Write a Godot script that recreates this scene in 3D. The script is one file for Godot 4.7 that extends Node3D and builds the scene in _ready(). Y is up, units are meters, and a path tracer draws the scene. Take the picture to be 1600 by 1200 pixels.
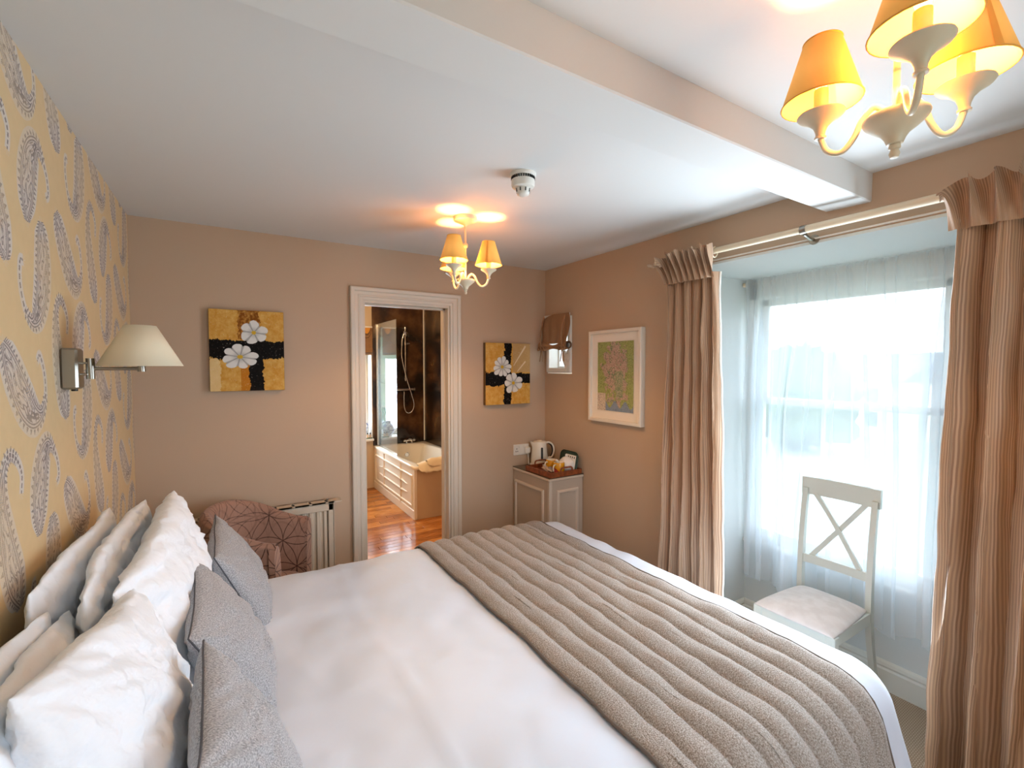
extends Node3D
# A bedroom: bed in the foreground, window recess on the right, bathroom seen through a doorway. Units are metres.

const XL := -0.416      # wallpapered wall
const XR := 2.243       # window wall
const ZB := -3.10       # back wall
const ZF := 1.25        # wall behind the camera
const H := 2.46         # ceiling
const WZ0 := -1.745     # window recess, far side
const WZ1 := -0.36      # window recess, near side
const XI := 2.89        # recess back wall
const SOF := 2.225      # recess soffit

var used := {}
var rng := RandomNumberGenerator.new()
var noise := FastNoiseLite.new()
var mats := {}

func _ready() -> void:
	rng.seed = 7
	noise.seed = 11
	noise.frequency = 1.0
	noise.fractal_octaves = 3
	camera_and_light()
	make_materials()
	room()
	bathroom()
	outside()
	bed()
	pillows()
	curtains()
	window_chair()
	ceiling_things()
	back_wall_things()
	tea_corner()
	armchair()
	bathroom_things()

func camera_and_light() -> void:
	var cam := Camera3D.new()
	cam.name = "camera"
	cam.keep_aspect = Camera3D.KEEP_HEIGHT
	cam.fov = rad_to_deg(2.0 * atan(600.0 / 722.0))
	cam.near = 0.02
	cam.position = Vector3(0, 1.68, 0)
	cam.rotation = Vector3(-deg_to_rad(2.221), -deg_to_rad(31.8), 0)
	add_child(cam)
	cam.current = true
	var sm := ProceduralSkyMaterial.new()
	sm.sky_top_color = Color(0.80, 0.87, 0.95)
	sm.sky_horizon_color = Color(0.93, 0.96, 1.0)
	sm.ground_bottom_color = Color(0.55, 0.58, 0.58)
	sm.ground_horizon_color = Color(0.80, 0.83, 0.85)
	sm.sky_energy_multiplier = 2.4
	sm.ground_energy_multiplier = 1.6
	var sky := Sky.new()
	sky.sky_material = sm
	var e := Environment.new()
	e.background_mode = Environment.BG_SKY
	e.sky = sky
	e.tonemap_mode = Environment.TONE_MAPPER_LINEAR
	e.tonemap_exposure = 1.06
	e.sdfgi_enabled = true
	e.ssao_enabled = true
	e.ssil_enabled = true
	var we := WorldEnvironment.new()
	we.name = "environment"
	we.environment = e
	add_child(we)
	# daylight through the bedroom and bathroom windows, then added fill from behind the camera
	day("window_daylight", Vector3(XR - 0.01, 1.25, -1.04), Vector2(0.95, 1.8), PI / 2, 4.1)
	day("bathroom_daylight", Vector3(1.28, 1.28, -6.585), Vector2(0.6, 1.0), PI, 4.0)
	day("added_fill_light", Vector3(0.95, 1.45, ZF - 0.03), Vector2(1.3, 1.3), 0.0, 0.7)

func day(called: String, at: Vector3, size: Vector2, turn: float, energy: float) -> void:
	var a := AreaLight3D.new()
	a.name = called
	a.area_size = size
	a.position = at
	a.rotation.y = turn
	a.light_color = Color(0.87, 0.94, 1.0)
	a.light_energy = energy
	a.area_range = 12.0
	a.shadow_enabled = true
	add_child(a)

# ---------------------------------------------------------------- mesh building
class B:
	var st := SurfaceTool.new()
	var xf := Transform3D.IDENTITY
	func _init() -> void:
		st.begin(Mesh.PRIMITIVE_TRIANGLES)
		st.set_smooth_group(-1)
	func v(p: Vector3, uv := Vector2.ZERO) -> void:
		st.set_uv(uv)
		st.add_vertex(xf * p)
	func tri(a: Vector3, b: Vector3, c: Vector3) -> void:
		v(a)
		v(b)
		v(c)
	func quad(a: Vector3, b: Vector3, c: Vector3, d: Vector3) -> void:
		v(a, Vector2(0, 0))
		v(b, Vector2(1, 0))
		v(c, Vector2(1, 1))
		v(a, Vector2(0, 0))
		v(c, Vector2(1, 1))
		v(d, Vector2(0, 1))
	func face(p: Array, out: Vector3) -> void:
		var n: Vector3 = (p[0] - p[2]).cross(p[0] - p[1])
		if n.dot(out) < 0:
			p.reverse()
		for i in range(1, p.size() - 1):
			tri(p[0], p[i], p[i + 1])
	func box(c: Vector3, s: Vector3, ch := 0.0) -> B:
		st.set_smooth_group(-1)
		var h := s / 2
		ch = minf(ch, minf(h.x, minf(h.y, h.z)) * 0.9)
		var pt := func(sg: Array, ax: int) -> Vector3:
			var p := Vector3.ZERO
			for i in 3:
				p[i] = sg[i] * (h[i] if i == ax or ch == 0.0 else h[i] - ch)
			return c + p
		for ax in 3:
			var a1 := (ax + 1) % 3
			var a2 := (ax + 2) % 3
			for s0 in [-1, 1]:
				var f := []
				for q in [[-1, -1], [1, -1], [1, 1], [-1, 1]]:
					var sg := [0, 0, 0]
					sg[ax] = s0
					sg[a1] = q[0]
					sg[a2] = q[1]
					f.append(pt.call(sg, ax))
				var o := Vector3.ZERO
				o[ax] = s0
				face(f, o)
		if ch > 0.0:
			for ax in 3:
				var a1 := (ax + 1) % 3
				var a2 := (ax + 2) % 3
				for s1 in [-1, 1]:
					for s2 in [-1, 1]:
						var f := []
						for q in [[-1, a1], [1, a1], [1, a2], [-1, a2]]:
							var sg := [0, 0, 0]
							sg[ax] = q[0]
							sg[a1] = s1
							sg[a2] = s2
							f.append(pt.call(sg, q[1]))
						var o := Vector3.ZERO
						o[a1] = s1
						o[a2] = s2
						face(f, o)
			for sx in [-1, 1]:
				for sy in [-1, 1]:
					for sz in [-1, 1]:
						var sg := [sx, sy, sz]
						face([pt.call(sg, 0), pt.call(sg, 1), pt.call(sg, 2)], Vector3(sx, sy, sz))
		return self
	func span(lo: Vector3, hi: Vector3, ch := 0.0) -> B:
		return box((lo + hi) / 2, (hi - lo).abs(), ch)
	# profile: Vector2(radius, height), from the bottom up
	func lathe(pr: Array, seg := 24, from := 0.0, to := TAU) -> B:
		var g := 1
		for i in pr.size() - 1:
			if i > 0 and absf((pr[i] - pr[i - 1]).angle_to(pr[i + 1] - pr[i])) > 0.85:
				g += 1
			st.set_smooth_group(g)
			for k in seg:
				var a0 := from + (to - from) * k / seg
				var a1 := from + (to - from) * (k + 1) / seg
				var p := []
				for q in [[pr[i], a0], [pr[i + 1], a0], [pr[i + 1], a1], [pr[i], a1]]:
					p.append(Vector3(q[0].x * cos(q[1]), q[0].y, q[0].x * sin(q[1])))
				if pr[i].x < 1e-6:
					tri(p[0], p[1], p[2])
				elif pr[i + 1].x < 1e-6:
					tri(p[0], p[1], p[3])
				else:
					quad(p[0], p[1], p[2], p[3])
		st.set_smooth_group(-1)
		return self
	# r: one radius or one for each point
	func tube(path: Array, r, seg := 8, shut := false) -> B:
		var n := path.size()
		var rings := []
		var up := Vector3.UP
		for i in n:
			var t: Vector3
			if shut:
				t = (path[(i + 1) % n] - path[(i - 1 + n) % n]).normalized()
			else:
				t = (path[mini(i + 1, n - 1)] - path[maxi(i - 1, 0)]).normalized()
			if i == 0:
				up = Vector3.RIGHT if absf(t.y) > 0.9 else Vector3.UP
			var side := t.cross(up).normalized()
			up = side.cross(t).normalized()
			var rad: float = r[i] if r is Array else r
			var ring := []
			for k in seg:
				var a := TAU * k / seg
				ring.append(path[i] + (side * cos(a) + up * sin(a)) * rad)
			rings.append(ring)
		st.set_smooth_group(1)
		for i in (n if shut else n - 1):
			var j := (i + 1) % n
			for k in seg:
				var l := (k + 1) % seg
				quad(rings[i][k], rings[i][l], rings[j][l], rings[j][k])
		st.set_smooth_group(-1)
		if not shut:
			face(rings[0].duplicate(), path[0] - path[1])
			face(rings[n - 1].duplicate(), path[n - 1] - path[n - 2])
		return self
	# a profile of Vector2(sideways, out) drawn along a path in a plane with the normal nrm, its corners mitred
	func sweep(pr: Array, path: Array, nrm: Vector3, shut := false) -> B:
		st.set_smooth_group(-1)
		var n := path.size()
		var rows := []
		for i in n:
			var s := []
			if shut or i > 0:
				s.append(nrm.cross((path[i] - path[(i - 1 + n) % n]).normalized()))
			if shut or i < n - 1:
				s.append(nrm.cross((path[(i + 1) % n] - path[i]).normalized()))
			var m: Vector3 = s[0] if s.size() == 1 else (s[0] + s[1]) / (1.0 + s[0].dot(s[1]))
			var row := []
			for q in pr:
				row.append(path[i] + m * q.x + nrm * q.y)
			rows.append(row)
		for i in (n if shut else n - 1):
			var j := (i + 1) % n
			for k in pr.size() - 1:
				quad(rows[i][k], rows[i][k + 1], rows[j][k + 1], rows[j][k])
		return self
	# an outline in the plane of xf's x and y, z from 0 to depth
	func ext(poly: PackedVector2Array, depth: float, smooth_sides := false) -> B:
		var idx := Geometry2D.triangulate_polygon(poly)
		st.set_smooth_group(-1)
		for z in [0.0, depth]:
			for i in range(0, idx.size(), 3):
				var f := []
				for k in 3:
					var p := poly[idx[i + k]]
					f.append(Vector3(p.x, p.y, z))
				face(f, Vector3(0, 0, -1 if z == 0.0 else 1))
		if smooth_sides:
			st.set_smooth_group(1)
		var ccw := not Geometry2D.is_polygon_clockwise(poly)
		for i in poly.size():
			var a := poly[i]
			var b := poly[(i + 1) % poly.size()]
			if not ccw:
				var t := a
				a = b
				b = t
			quad(Vector3(a.x, a.y, 0), Vector3(a.x, a.y, depth), Vector3(b.x, b.y, depth), Vector3(b.x, b.y, 0))
		st.set_smooth_group(-1)
		return self
	# a square post that widens from w0 at y0 to w1 at y1 (half widths)
	func ext_taper(y0: float, y1: float, w0: float, w1: float) -> B:
		var q := [[-1, -1], [1, -1], [1, 1], [-1, 1]]
		for i in 4:
			var a: Array = q[i]
			var c: Array = q[(i + 1) % 4]
			face([Vector3(a[0] * w0, y0, a[1] * w0), Vector3(c[0] * w0, y0, c[1] * w0), Vector3(c[0] * w1, y1, c[1] * w1), Vector3(a[0] * w1, y1, a[1] * w1)], Vector3(a[0] + c[0], 0, a[1] + c[1]))
		face([Vector3(-w0, y0, -w0), Vector3(w0, y0, -w0), Vector3(w0, y0, w0), Vector3(-w0, y0, w0)], Vector3.DOWN)
		return self
	func grid(f: Callable, nu: int, nv: int, su := 1.0, sv := 1.0, group := 1) -> B:
		st.set_smooth_group(group)
		var p := PackedVector3Array()
		p.resize((nu + 1) * (nv + 1))
		for j in nv + 1:
			for i in nu + 1:
				p[j * (nu + 1) + i] = f.call(float(i) / nu, float(j) / nv)
		for j in nv:
			for i in nu:
				var a := j * (nu + 1) + i
				var c := a + nu + 1
				var u0 := float(i) / nu * su
				var u1 := float(i + 1) / nu * su
				var v0 := float(j) / nv * sv
				var v1 := float(j + 1) / nv * sv
				v(p[a], Vector2(u0, v0))
				v(p[a + 1], Vector2(u1, v0))
				v(p[c + 1], Vector2(u1, v1))
				v(p[a], Vector2(u0, v0))
				v(p[c + 1], Vector2(u1, v1))
				v(p[c], Vector2(u0, v1))
		st.set_smooth_group(-1)
		return self
	# a flat rectangle with its own uv: corner, two edges
	func sheet(c: Vector3, eu: Vector3, ev: Vector3) -> B:
		st.set_smooth_group(-1)
		quad(c, c + eu, c + eu + ev, c + ev)
		return self

func put(called: String, b: B, m: Material, parent: Node = self) -> MeshInstance3D:
	b.st.generate_normals()
	var o := MeshInstance3D.new()
	o.mesh = b.st.commit()
	o.mesh.surface_set_material(0, m)
	o.name = numbered(called) if parent == self else called
	parent.add_child(o, true)
	return o

func numbered(called: String) -> String:
	var n: int = used.get(called, 0)
	used[called] = n + 1
	return called if n == 0 else "%s_%03d" % [called, n]

func thing(called: String, label: String, category: String, at := Vector3.ZERO, turn := 0.0, group := "") -> Node3D:
	var o := Node3D.new()
	o.name = numbered(called)
	add_child(o)
	o.position = at
	o.rotation.y = turn
	return tag(o, label, category, group)

func tag(o: Node3D, label: String, category: String, group := "") -> Node3D:
	o.set_meta("label", label)
	o.set_meta("category", category)
	if group:
		o.set_meta("group", group)
	return o

func struct(called: String, b: B, m: Material, parent: Node = self) -> MeshInstance3D:
	var o := put(called, b, m, parent)
	if parent == self:
		o.set_meta("kind", "structure")
	return o

func copy_of(o: Node3D, called: String, at: Vector3, turn: float, label: String) -> Node3D:
	var c: Node3D = o.duplicate()
	c.name = numbered(called)
	add_child(c)
	c.position = at
	c.rotation.y = turn
	c.set_meta("label", label)
	return c

func curve(pts: Array, n := 8, shut := false) -> Array:   # a smooth line through the points
	var out := []
	var m := pts.size()
	for i in (m if shut else m - 1):
		var p0 = pts[(i - 1 + m) % m] if shut else pts[maxi(i - 1, 0)]
		var p1 = pts[i]
		var p2 = pts[(i + 1) % m]
		var p3 = pts[(i + 2) % m] if shut else pts[mini(i + 2, m - 1)]
		for k in n:
			var t := float(k) / n
			out.append(p1.cubic_interpolate(p2, p0, p3, t))
	if not shut:
		out.append(pts[m - 1])
	return out

func rounded(w: float, h: float, r: float, n := 5) -> PackedVector2Array:
	var p := PackedVector2Array()
	for q in [[1, 1, 0], [-1, 1, 1], [-1, -1, 2], [1, -1, 3]]:
		for k in n + 1:
			var a: float = PI / 2 * (q[2] + float(k) / n)
			p.append(Vector2(q[0] * (w / 2 - r) + r * cos(a), q[1] * (h / 2 - r) + r * sin(a)))
	return p

func nz(x: float, y: float, z := 0.0) -> float:
	return noise.get_noise_3d(x, y, z)

# ---------------------------------------------------------------- materials
func mk(called: String, c: Color, rough := 0.6, metal := 0.0) -> StandardMaterial3D:
	var m := StandardMaterial3D.new()
	m.resource_name = called
	m.albedo_color = c
	m.roughness = rough
	m.metallic = metal
	mats[called] = m
	return m

func noise_tex(freq: float, oct := 3, size := 256, kind := FastNoiseLite.TYPE_SIMPLEX_SMOOTH, ramp: Gradient = null, sd := 3) -> NoiseTexture2D:
	var t := NoiseTexture2D.new()
	var n := FastNoiseLite.new()
	n.seed = sd
	n.noise_type = kind
	n.frequency = freq
	n.fractal_octaves = oct
	t.noise = n
	t.width = size
	t.height = size
	t.seamless = true
	if ramp:
		t.color_ramp = ramp
	return t

func ramp(stops: Array) -> Gradient:
	var g := Gradient.new()
	var o := PackedFloat32Array()
	var c := PackedColorArray()
	for s in stops:
		o.append(s[0])
		c.append(s[1])
	g.offsets = o
	g.colors = c
	return g

func drawn(w: int, h: int, f: Callable) -> ImageTexture:
	var im := Image.create(w, h, false, Image.FORMAT_RGB8)
	for y in h:
		for x in w:
			im.set_pixel(x, y, f.call(x, y))
	return ImageTexture.create_from_image(im)

func bump(m: StandardMaterial3D, t: Texture2D, cm: float) -> void:
	m.heightmap_enabled = true
	m.heightmap_texture = t
	m.heightmap_scale = cm

func tri_map(m: StandardMaterial3D, scale: float) -> void:
	m.uv1_triplanar = true
	m.uv1_scale = Vector3.ONE * scale

func make_materials() -> void:
	var fine := noise_tex(0.12, 3)
	mk("wall_paint", Color(0.745, 0.645, 0.545), 0.62)
	mk("ceiling_paint", Color(0.85, 0.85, 0.84), 0.8)
	mk("reveal_paint", Color(0.86, 0.885, 0.88), 0.6)
	mk("trim_paint", Color(0.83, 0.79, 0.73), 0.38)
	mk("white_paint", Color(0.90, 0.89, 0.86), 0.35)
	mk("skirting_paint", Color(0.88, 0.88, 0.84), 0.4)
	mk("bath_wall_paint", Color(0.80, 0.72, 0.60), 0.6)
	mk("cream_metal", Color(0.86, 0.80, 0.69), 0.42)
	mk("radiator_enamel", Color(0.80, 0.74, 0.66), 0.4)
	mk("chrome", Color(0.85, 0.85, 0.84), 0.12, 1.0)
	mk("nickel", Color(0.62, 0.60, 0.56), 0.3, 1.0)
	mk("brass", Color(0.80, 0.72, 0.52), 0.25, 1.0)
	mk("black", Color(0.05, 0.045, 0.04), 0.5)
	mk("plastic", Color(0.90, 0.88, 0.84), 0.4)
	mk("bath_acrylic", Color(0.93, 0.90, 0.84), 0.18)
	mk("dark_slot", Color(0.12, 0.11, 0.10), 0.6)
	var lin := mk("white_linen", Color(0.90, 0.92, 0.945), 0.75)
	lin.rim_enabled = true
	lin.rim = 0.25
	bump(lin, noise_tex(0.02, 4, 512), 0.5)
	tri_map(lin, 2.0)
	# duvet with a woven satin stripe
	var dv := mk("duvet_cotton", Color.WHITE, 0.72)
	dv.albedo_texture = drawn(32, 4, func(x, _y): return Color(0.885, 0.912, 0.955) if x < 16 else Color(0.86, 0.885, 0.925))
	dv.uv1_scale = Vector3(1, 60, 1)
	dv.rim_enabled = true
	dv.rim = 0.2
	# heathered grey wool
	var heather := func(sd: int, a: Color, b: Color, c: Color, f: float) -> NoiseTexture2D:
		return noise_tex(f, 2, 256, FastNoiseLite.TYPE_SIMPLEX, ramp([[0.2, a], [0.5, b], [0.8, c]]), sd)
	var gw := mk("grey_wool", Color.WHITE, 0.9)
	gw.albedo_texture = heather.call(5, Color(0.44, 0.44, 0.45), Color(0.61, 0.61, 0.62), Color(0.76, 0.76, 0.77), 0.25)
	tri_map(gw, 3.2)
	gw.rim_enabled = true
	gw.rim = 0.4
	mk("grey_piping", Color(0.30, 0.30, 0.32), 0.8)
	var tw := mk("tweed", Color.WHITE, 0.92)
	tw.albedo_texture = heather.call(8, Color(0.43, 0.37, 0.32), Color(0.61, 0.56, 0.51), Color(0.78, 0.75, 0.72), 0.25)
	tri_map(tw, 3.0)
	tw.rim_enabled = true
	tw.rim = 0.3
	mk("tweed_binding", Color(0.42, 0.37, 0.33), 0.85)
	# striped curtain silk
	var cu := mk("curtain_silk", Color.WHITE, 0.55)
	var cc := [Color(0.74, 0.60, 0.47), Color(0.64, 0.50, 0.39), Color(0.77, 0.64, 0.52), Color(0.60, 0.46, 0.355)]
	cu.albedo_texture = drawn(64, 2, func(x, _y): return cc[int(x / 4) % 2 + (2 if int(x / 16) % 2 == 1 else 0)])
	cu.rim_enabled = true
	cu.rim = 0.35
	cu.backlight_enabled = true
	cu.backlight = Color(0.12, 0.10, 0.08)
	mk("curtain_lining", Color(0.86, 0.83, 0.77), 0.8)
	var nt := mk("net_voile", Color(0.94, 0.965, 0.975, 0.56), 0.9)
	nt.transparency = BaseMaterial3D.TRANSPARENCY_ALPHA
	nt.backlight_enabled = true
	nt.backlight = Color(0.92, 0.95, 0.97)
	nt.cull_mode = BaseMaterial3D.CULL_DISABLED
	var gl := mk("window_glass", Color(0.95, 0.98, 0.98, 0.06), 0.02)
	gl.transparency = BaseMaterial3D.TRANSPARENCY_ALPHA
	var sc := mk("screen_glass", Color(0.9, 0.97, 0.95, 0.08), 0.01)
	sc.transparency = BaseMaterial3D.TRANSPARENCY_ALPHA
	sc.metallic_specular = 0.7
	var fg := mk("frosted_glass", Color(0.95, 0.97, 1.0, 0.8), 0.9)
	fg.transparency = BaseMaterial3D.TRANSPARENCY_ALPHA
	fg.backlight_enabled = true
	fg.backlight = Color(1.6, 1.6, 1.6)
	# lamps
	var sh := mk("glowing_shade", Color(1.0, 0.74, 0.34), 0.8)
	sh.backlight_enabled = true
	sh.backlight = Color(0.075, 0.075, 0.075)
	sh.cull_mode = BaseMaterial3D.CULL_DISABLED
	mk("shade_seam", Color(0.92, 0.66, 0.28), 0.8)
	mk("candle_sleeve", Color(0.98, 0.92, 0.76), 0.5)
	mk("cream_shade", Color(0.90, 0.84, 0.72), 0.8)
	var bu := mk("lamp_bulb_glow", Color(1.0, 0.95, 0.85), 0.4)
	bu.emission_enabled = true
	bu.emission = Color(1.0, 0.80, 0.50)
	bu.emission_energy_multiplier = 6.0
	# carpet
	var ca := mk("loop_carpet", Color.WHITE, 0.95)
	ca.albedo_texture = drawn(64, 64, func(x, y):
		var d := Vector2(fposmod(x + (8.0 if int(y / 8) % 2 == 1 else 0.0), 16.0) - 8.0, fposmod(y, 8.0) - 4.0)
		var k := clampf(1.0 - (d / Vector2(8, 4)).length(), 0, 1)
		return Color(0.60, 0.52, 0.43).lerp(Color(0.80, 0.73, 0.64), sqrt(k)))
	ca.uv1_triplanar = true
	ca.uv1_world_triplanar = true
	ca.uv1_scale = Vector3.ONE * 16.0
	bump(ca, ca.albedo_texture, 0.4)
	# bathroom boards, in four tones
	for i in 4:
		var w := mk("floor_wood_%d" % i, Color.WHITE, 0.16)
		var t: Color = [Color(0.72, 0.44, 0.19), Color(0.66, 0.385, 0.155), Color(0.77, 0.49, 0.225), Color(0.60, 0.34, 0.135)][i]
		w.albedo_texture = noise_tex(0.03, 4, 256, FastNoiseLite.TYPE_SIMPLEX_SMOOTH, ramp([[0.2, t.darkened(0.22)], [0.55, t], [0.85, t.lightened(0.14)]]), 20 + i)
		w.uv1_triplanar = true
		w.uv1_scale = Vector3(0.8, 9, 9)
		w.uv1_offset = Vector3(0.3 * i, 0, 0)
	var tray := mk("tray_wood", Color.WHITE, 0.4)
	tray.albedo_texture = noise_tex(0.03, 3, 128, FastNoiseLite.TYPE_SIMPLEX_SMOOTH, ramp([[0.2, Color(0.42, 0.20, 0.09)], [0.8, Color(0.60, 0.31, 0.15)]]), 31)
	tri_map(tray, 6.0)
	# dark bronze wall panels
	var dp := mk("bronze_panel", Color.WHITE, 0.22)
	dp.albedo_texture = noise_tex(0.006, 5, 512, FastNoiseLite.TYPE_SIMPLEX_SMOOTH, ramp([[0.2, Color(0.10, 0.065, 0.045)], [0.5, Color(0.21, 0.135, 0.075)], [0.7, Color(0.30, 0.19, 0.095)], [0.9, Color(0.38, 0.27, 0.16)]]), 44)
	tri_map(dp, 0.7)
	mk("cabinet_paint", Color(0.72, 0.65, 0.575), 0.45)
	mk("cabinet_molding", Color(0.79, 0.73, 0.66), 0.42)
	var ctop := mk("cabinet_glass_top", Color(0.33, 0.27, 0.21), 0.06)
	ctop.metallic_specular = 0.6
	mk("kettle_white", Color(0.90, 0.87, 0.80), 0.25)
	mk("porcelain", Color(0.93, 0.90, 0.86), 0.12)
	mk("yellow_glaze", Color(0.88, 0.62, 0.10), 0.15)
	mk("mug_inside", Color(0.93, 0.88, 0.78), 0.2)
	mk("green_folder", Color(0.13, 0.22, 0.16), 0.35)
	mk("red_foil", Color(0.52, 0.10, 0.10), 0.4)
	mk("silver_foil", Color(0.72, 0.72, 0.74), 0.3, 0.6)
	mk("kraft_paper", Color(0.82, 0.70, 0.58), 0.7)
	mk("towel_cotton", Color(0.93, 0.87, 0.76), 0.95)
	bump(mats.towel_cotton, noise_tex(0.15, 2, 256), 0.3)
	tri_map(mats.towel_cotton, 8.0)
	var bl := mk("roller_fabric", Color(0.80, 0.86, 0.80), 0.8)
	bl.backlight_enabled = true
	bl.backlight = Color(0.9, 0.95, 0.9)
	var rb := mk("roman_cloth", Color(0.60, 0.45, 0.32), 0.75)
	rb.backlight_enabled = true
	rb.backlight = Color(0.10, 0.08, 0.06)
	mk("cord_white", Color(0.88, 0.87, 0.83), 0.6)
	mk("picture_white", Color(0.90, 0.86, 0.80), 0.4)
	mk("mount_card", Color(0.93, 0.90, 0.85), 0.8)
	mk("chair_paint", Color(0.80, 0.81, 0.77), 0.4)
	var ss := mk("suede_seat", Color.WHITE, 0.9)
	ss.albedo_texture = noise_tex(0.02, 4, 256, FastNoiseLite.TYPE_SIMPLEX_SMOOTH, ramp([[0.3, Color(0.82, 0.78, 0.75)], [0.7, Color(0.86, 0.825, 0.80)]]), 51)
	tri_map(ss, 2.5)
	ss.rim_enabled = true
	ss.rim = 0.4
	# upholstery: a net of overlapping stitched circles
	var ar := mk("circle_fabric", Color.WHITE, 0.85)
	ar.albedo_texture = drawn(180, 312, func(x, y):
		var p := Vector2(x, y) / 180.0
		var on := false
		for j in range(-2, 6):
			for i in range(-2, 4):
				var c := Vector2(i + 0.5 * (absi(j) % 2), j * 0.8667)
				var d := p.distance_to(c)
				if absf(d - 1.0) < 0.013:
					on = true
		var n := 0.03 * nz(x * 0.3, y * 0.3)
		return Color(0.27, 0.16, 0.12) if on else Color(0.63 + n, 0.48 + n, 0.405 + n))
	tri_map(ar, 6.2)
	ar.uv1_scale = Vector3(6.2, 6.2 * 180.0 / 312.0, 6.2)
	ar.rim_enabled = true
	ar.rim = 0.3
	mk("dark_leg", Color(0.16, 0.10, 0.06), 0.4)
	# blue and white china
	var bw := mk("blue_china", Color.WHITE, 0.15)
	bw.albedo_texture = noise_tex(0.03, 2, 128, FastNoiseLite.TYPE_CELLULAR, ramp([[0.3, Color(0.85, 0.87, 0.90)], [0.5, Color(0.80, 0.83, 0.88)], [0.62, Color(0.25, 0.33, 0.55)]]), 61)
	tri_map(bw, 6.0)
	# outdoors
	var lf := mk("leaf_green", Color.WHITE, 0.8)
	lf.albedo_texture = noise_tex(0.05, 3, 256, FastNoiseLite.TYPE_SIMPLEX_SMOOTH, ramp([[0.3, Color(0.16, 0.24, 0.13)], [0.7, Color(0.38, 0.46, 0.30)]]), 71)
	tri_map(lf, 1.0)
	mk("bark", Color(0.30, 0.24, 0.19), 0.9)
	mk("grass", Color(0.56, 0.60, 0.52), 0.95)
	mk("house_render", Color(0.80, 0.78, 0.74), 0.8)
	mk("slate", Color(0.36, 0.38, 0.42), 0.7)
	paint_wallpaper()
	paint_pictures()

# ---- the paisley wallpaper: one repeat, 0.845 m by 0.80 m, in which each of four motifs stands twice
const TW := 776
const TH := 736
const PM := 918.0
func paint_wallpaper() -> void:
	var im := Image.create(TW, TH, false, Image.FORMAT_RGB8)
	for y in TH:
		for x in TW:
			var k := nz(x * 0.02, y * 0.02) * 0.012
			im.set_pixel(x, y, Color(0.83 + k, 0.725 + k, 0.55 + k))
	var motifs := [
		[[1.745, 2.075, .008], [1.75, 2.04, .032], [1.752, 1.97, .046], [1.738, 1.89, .044], [1.70, 1.825, .030], [1.655, 1.797, .012], [1.605, 1.825, .004], [1.578, 1.885, .003], [1.583, 1.94, .003], [1.603, 1.945, .002]],
		[[1.885, 2.14, .008], [1.90, 2.115, .026], [1.94, 2.065, .042], [2.0, 2.00, .046], [2.06, 1.96, .034], [2.12, 1.96, .014], [2.155, 2.01, .004], [2.15, 2.07, .003], [2.12, 2.115, .003], [2.10, 2.10, .002]],
		[[1.955, 1.785, .002], [1.962, 1.83, .003], [1.935, 1.868, .004], [1.89, 1.885, .005], [1.853, 1.845, .010], [1.845, 1.77, .022], [1.865, 1.68, .036], [1.895, 1.60, .042], [1.915, 1.55, .026], [1.92, 1.525, .008]],
		[[1.80, 2.155, .002], [1.82, 2.17, .003], [1.812, 2.215, .003], [1.775, 2.258, .006], [1.735, 2.272, .020], [1.69, 2.235, .040], [1.660, 2.17, .048], [1.648, 2.11, .040], [1.645, 2.07, .020], [1.645, 2.05, .006]],
	]
	for m in motifs:
		var pts := []
		for q in m:
			pts.append(Vector3(q[0], q[1], q[2]))
		var line := curve(pts, 44)
		for shift in [Vector2.ZERO, Vector2(0.4225, 0.40)]:
			motif(im, line, shift)
	var t := ImageTexture.create_from_image(im)
	var m := mk("wallpaper", Color.WHITE, 0.6)
	m.albedo_texture = t

func dot(im: Image, p: Vector2, c: Color) -> void:
	im.set_pixel(posmod(int(p.x * PM), TW), posmod(int(-p.y * PM), TH), c)

func motif(im: Image, line: Array, shift: Vector2) -> void:
	var halo := Color(0.80, 0.765, 0.725)
	var grey := Color(0.50, 0.455, 0.44)
	var pale := Color(0.79, 0.755, 0.72)
	var n := line.size()
	for pass_no in 3:
		for i in n:
			var q: Vector3 = line[i]
			var a: Vector3 = line[maxi(i - 1, 0)]
			var b: Vector3 = line[mini(i + 1, n - 1)]
			var c := Vector2(q.x, q.y) + shift
			var tg := Vector2(b.x - a.x, b.y - a.y).normalized()
			var nm := tg.orthogonal()
			var w := q.z
			if pass_no == 0:
				var hw := w + 0.011 + 0.012 * smoothstep(0.004, 0.03, w)
				var steps := int(hw * PM * 2.4) + 1
				for s in range(-steps, steps + 1):
					dot(im, c + nm * hw * s / steps, halo)
				if i == 0 or i == n - 1:
					for k in 120:
						dot(im, c + Vector2.from_angle(k * 0.7) * 0.016 * sqrt(k / 120.0), halo)
			elif pass_no == 1:
				var steps := int(w * PM * 2.4) + 2
				for s in range(-steps, steps + 1):
					var f := absf(float(s) / steps)
					var sg := float(s) / steps * w * PM
					var edge := w * PM * (1.0 - f)
					var col := pale
					if w * PM < 6.0:
						col = grey if i % 15 < 10 else halo
					elif edge < 4.0 or (edge > 8.0 and edge < 12.0):
						col = grey
					elif edge > 14.0:
						var t := i * 0.13
						var h := sin(t + sin(sg * 0.22) * 1.8) + cos(sg * 0.30 + sin(t * 0.8) * 2.2) 
						col = grey if absf(h) < 0.42 or h > 1.5 else pale
					dot(im, c + nm * w * s / steps, col)
			elif i % 12 < 6 and w > 0.004:
				var len := 0.011 + 0.004 * sin(i)
				var taper := 1.0 - absf(i % 12 - 2.5) / 4.0
				for sd in [-1, 1]:
					for k in 16:
						if k / 16.0 < taper + 0.2:
							dot(im, c + nm * sd * (w + 0.003 + len * k / 16.0), grey)

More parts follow.
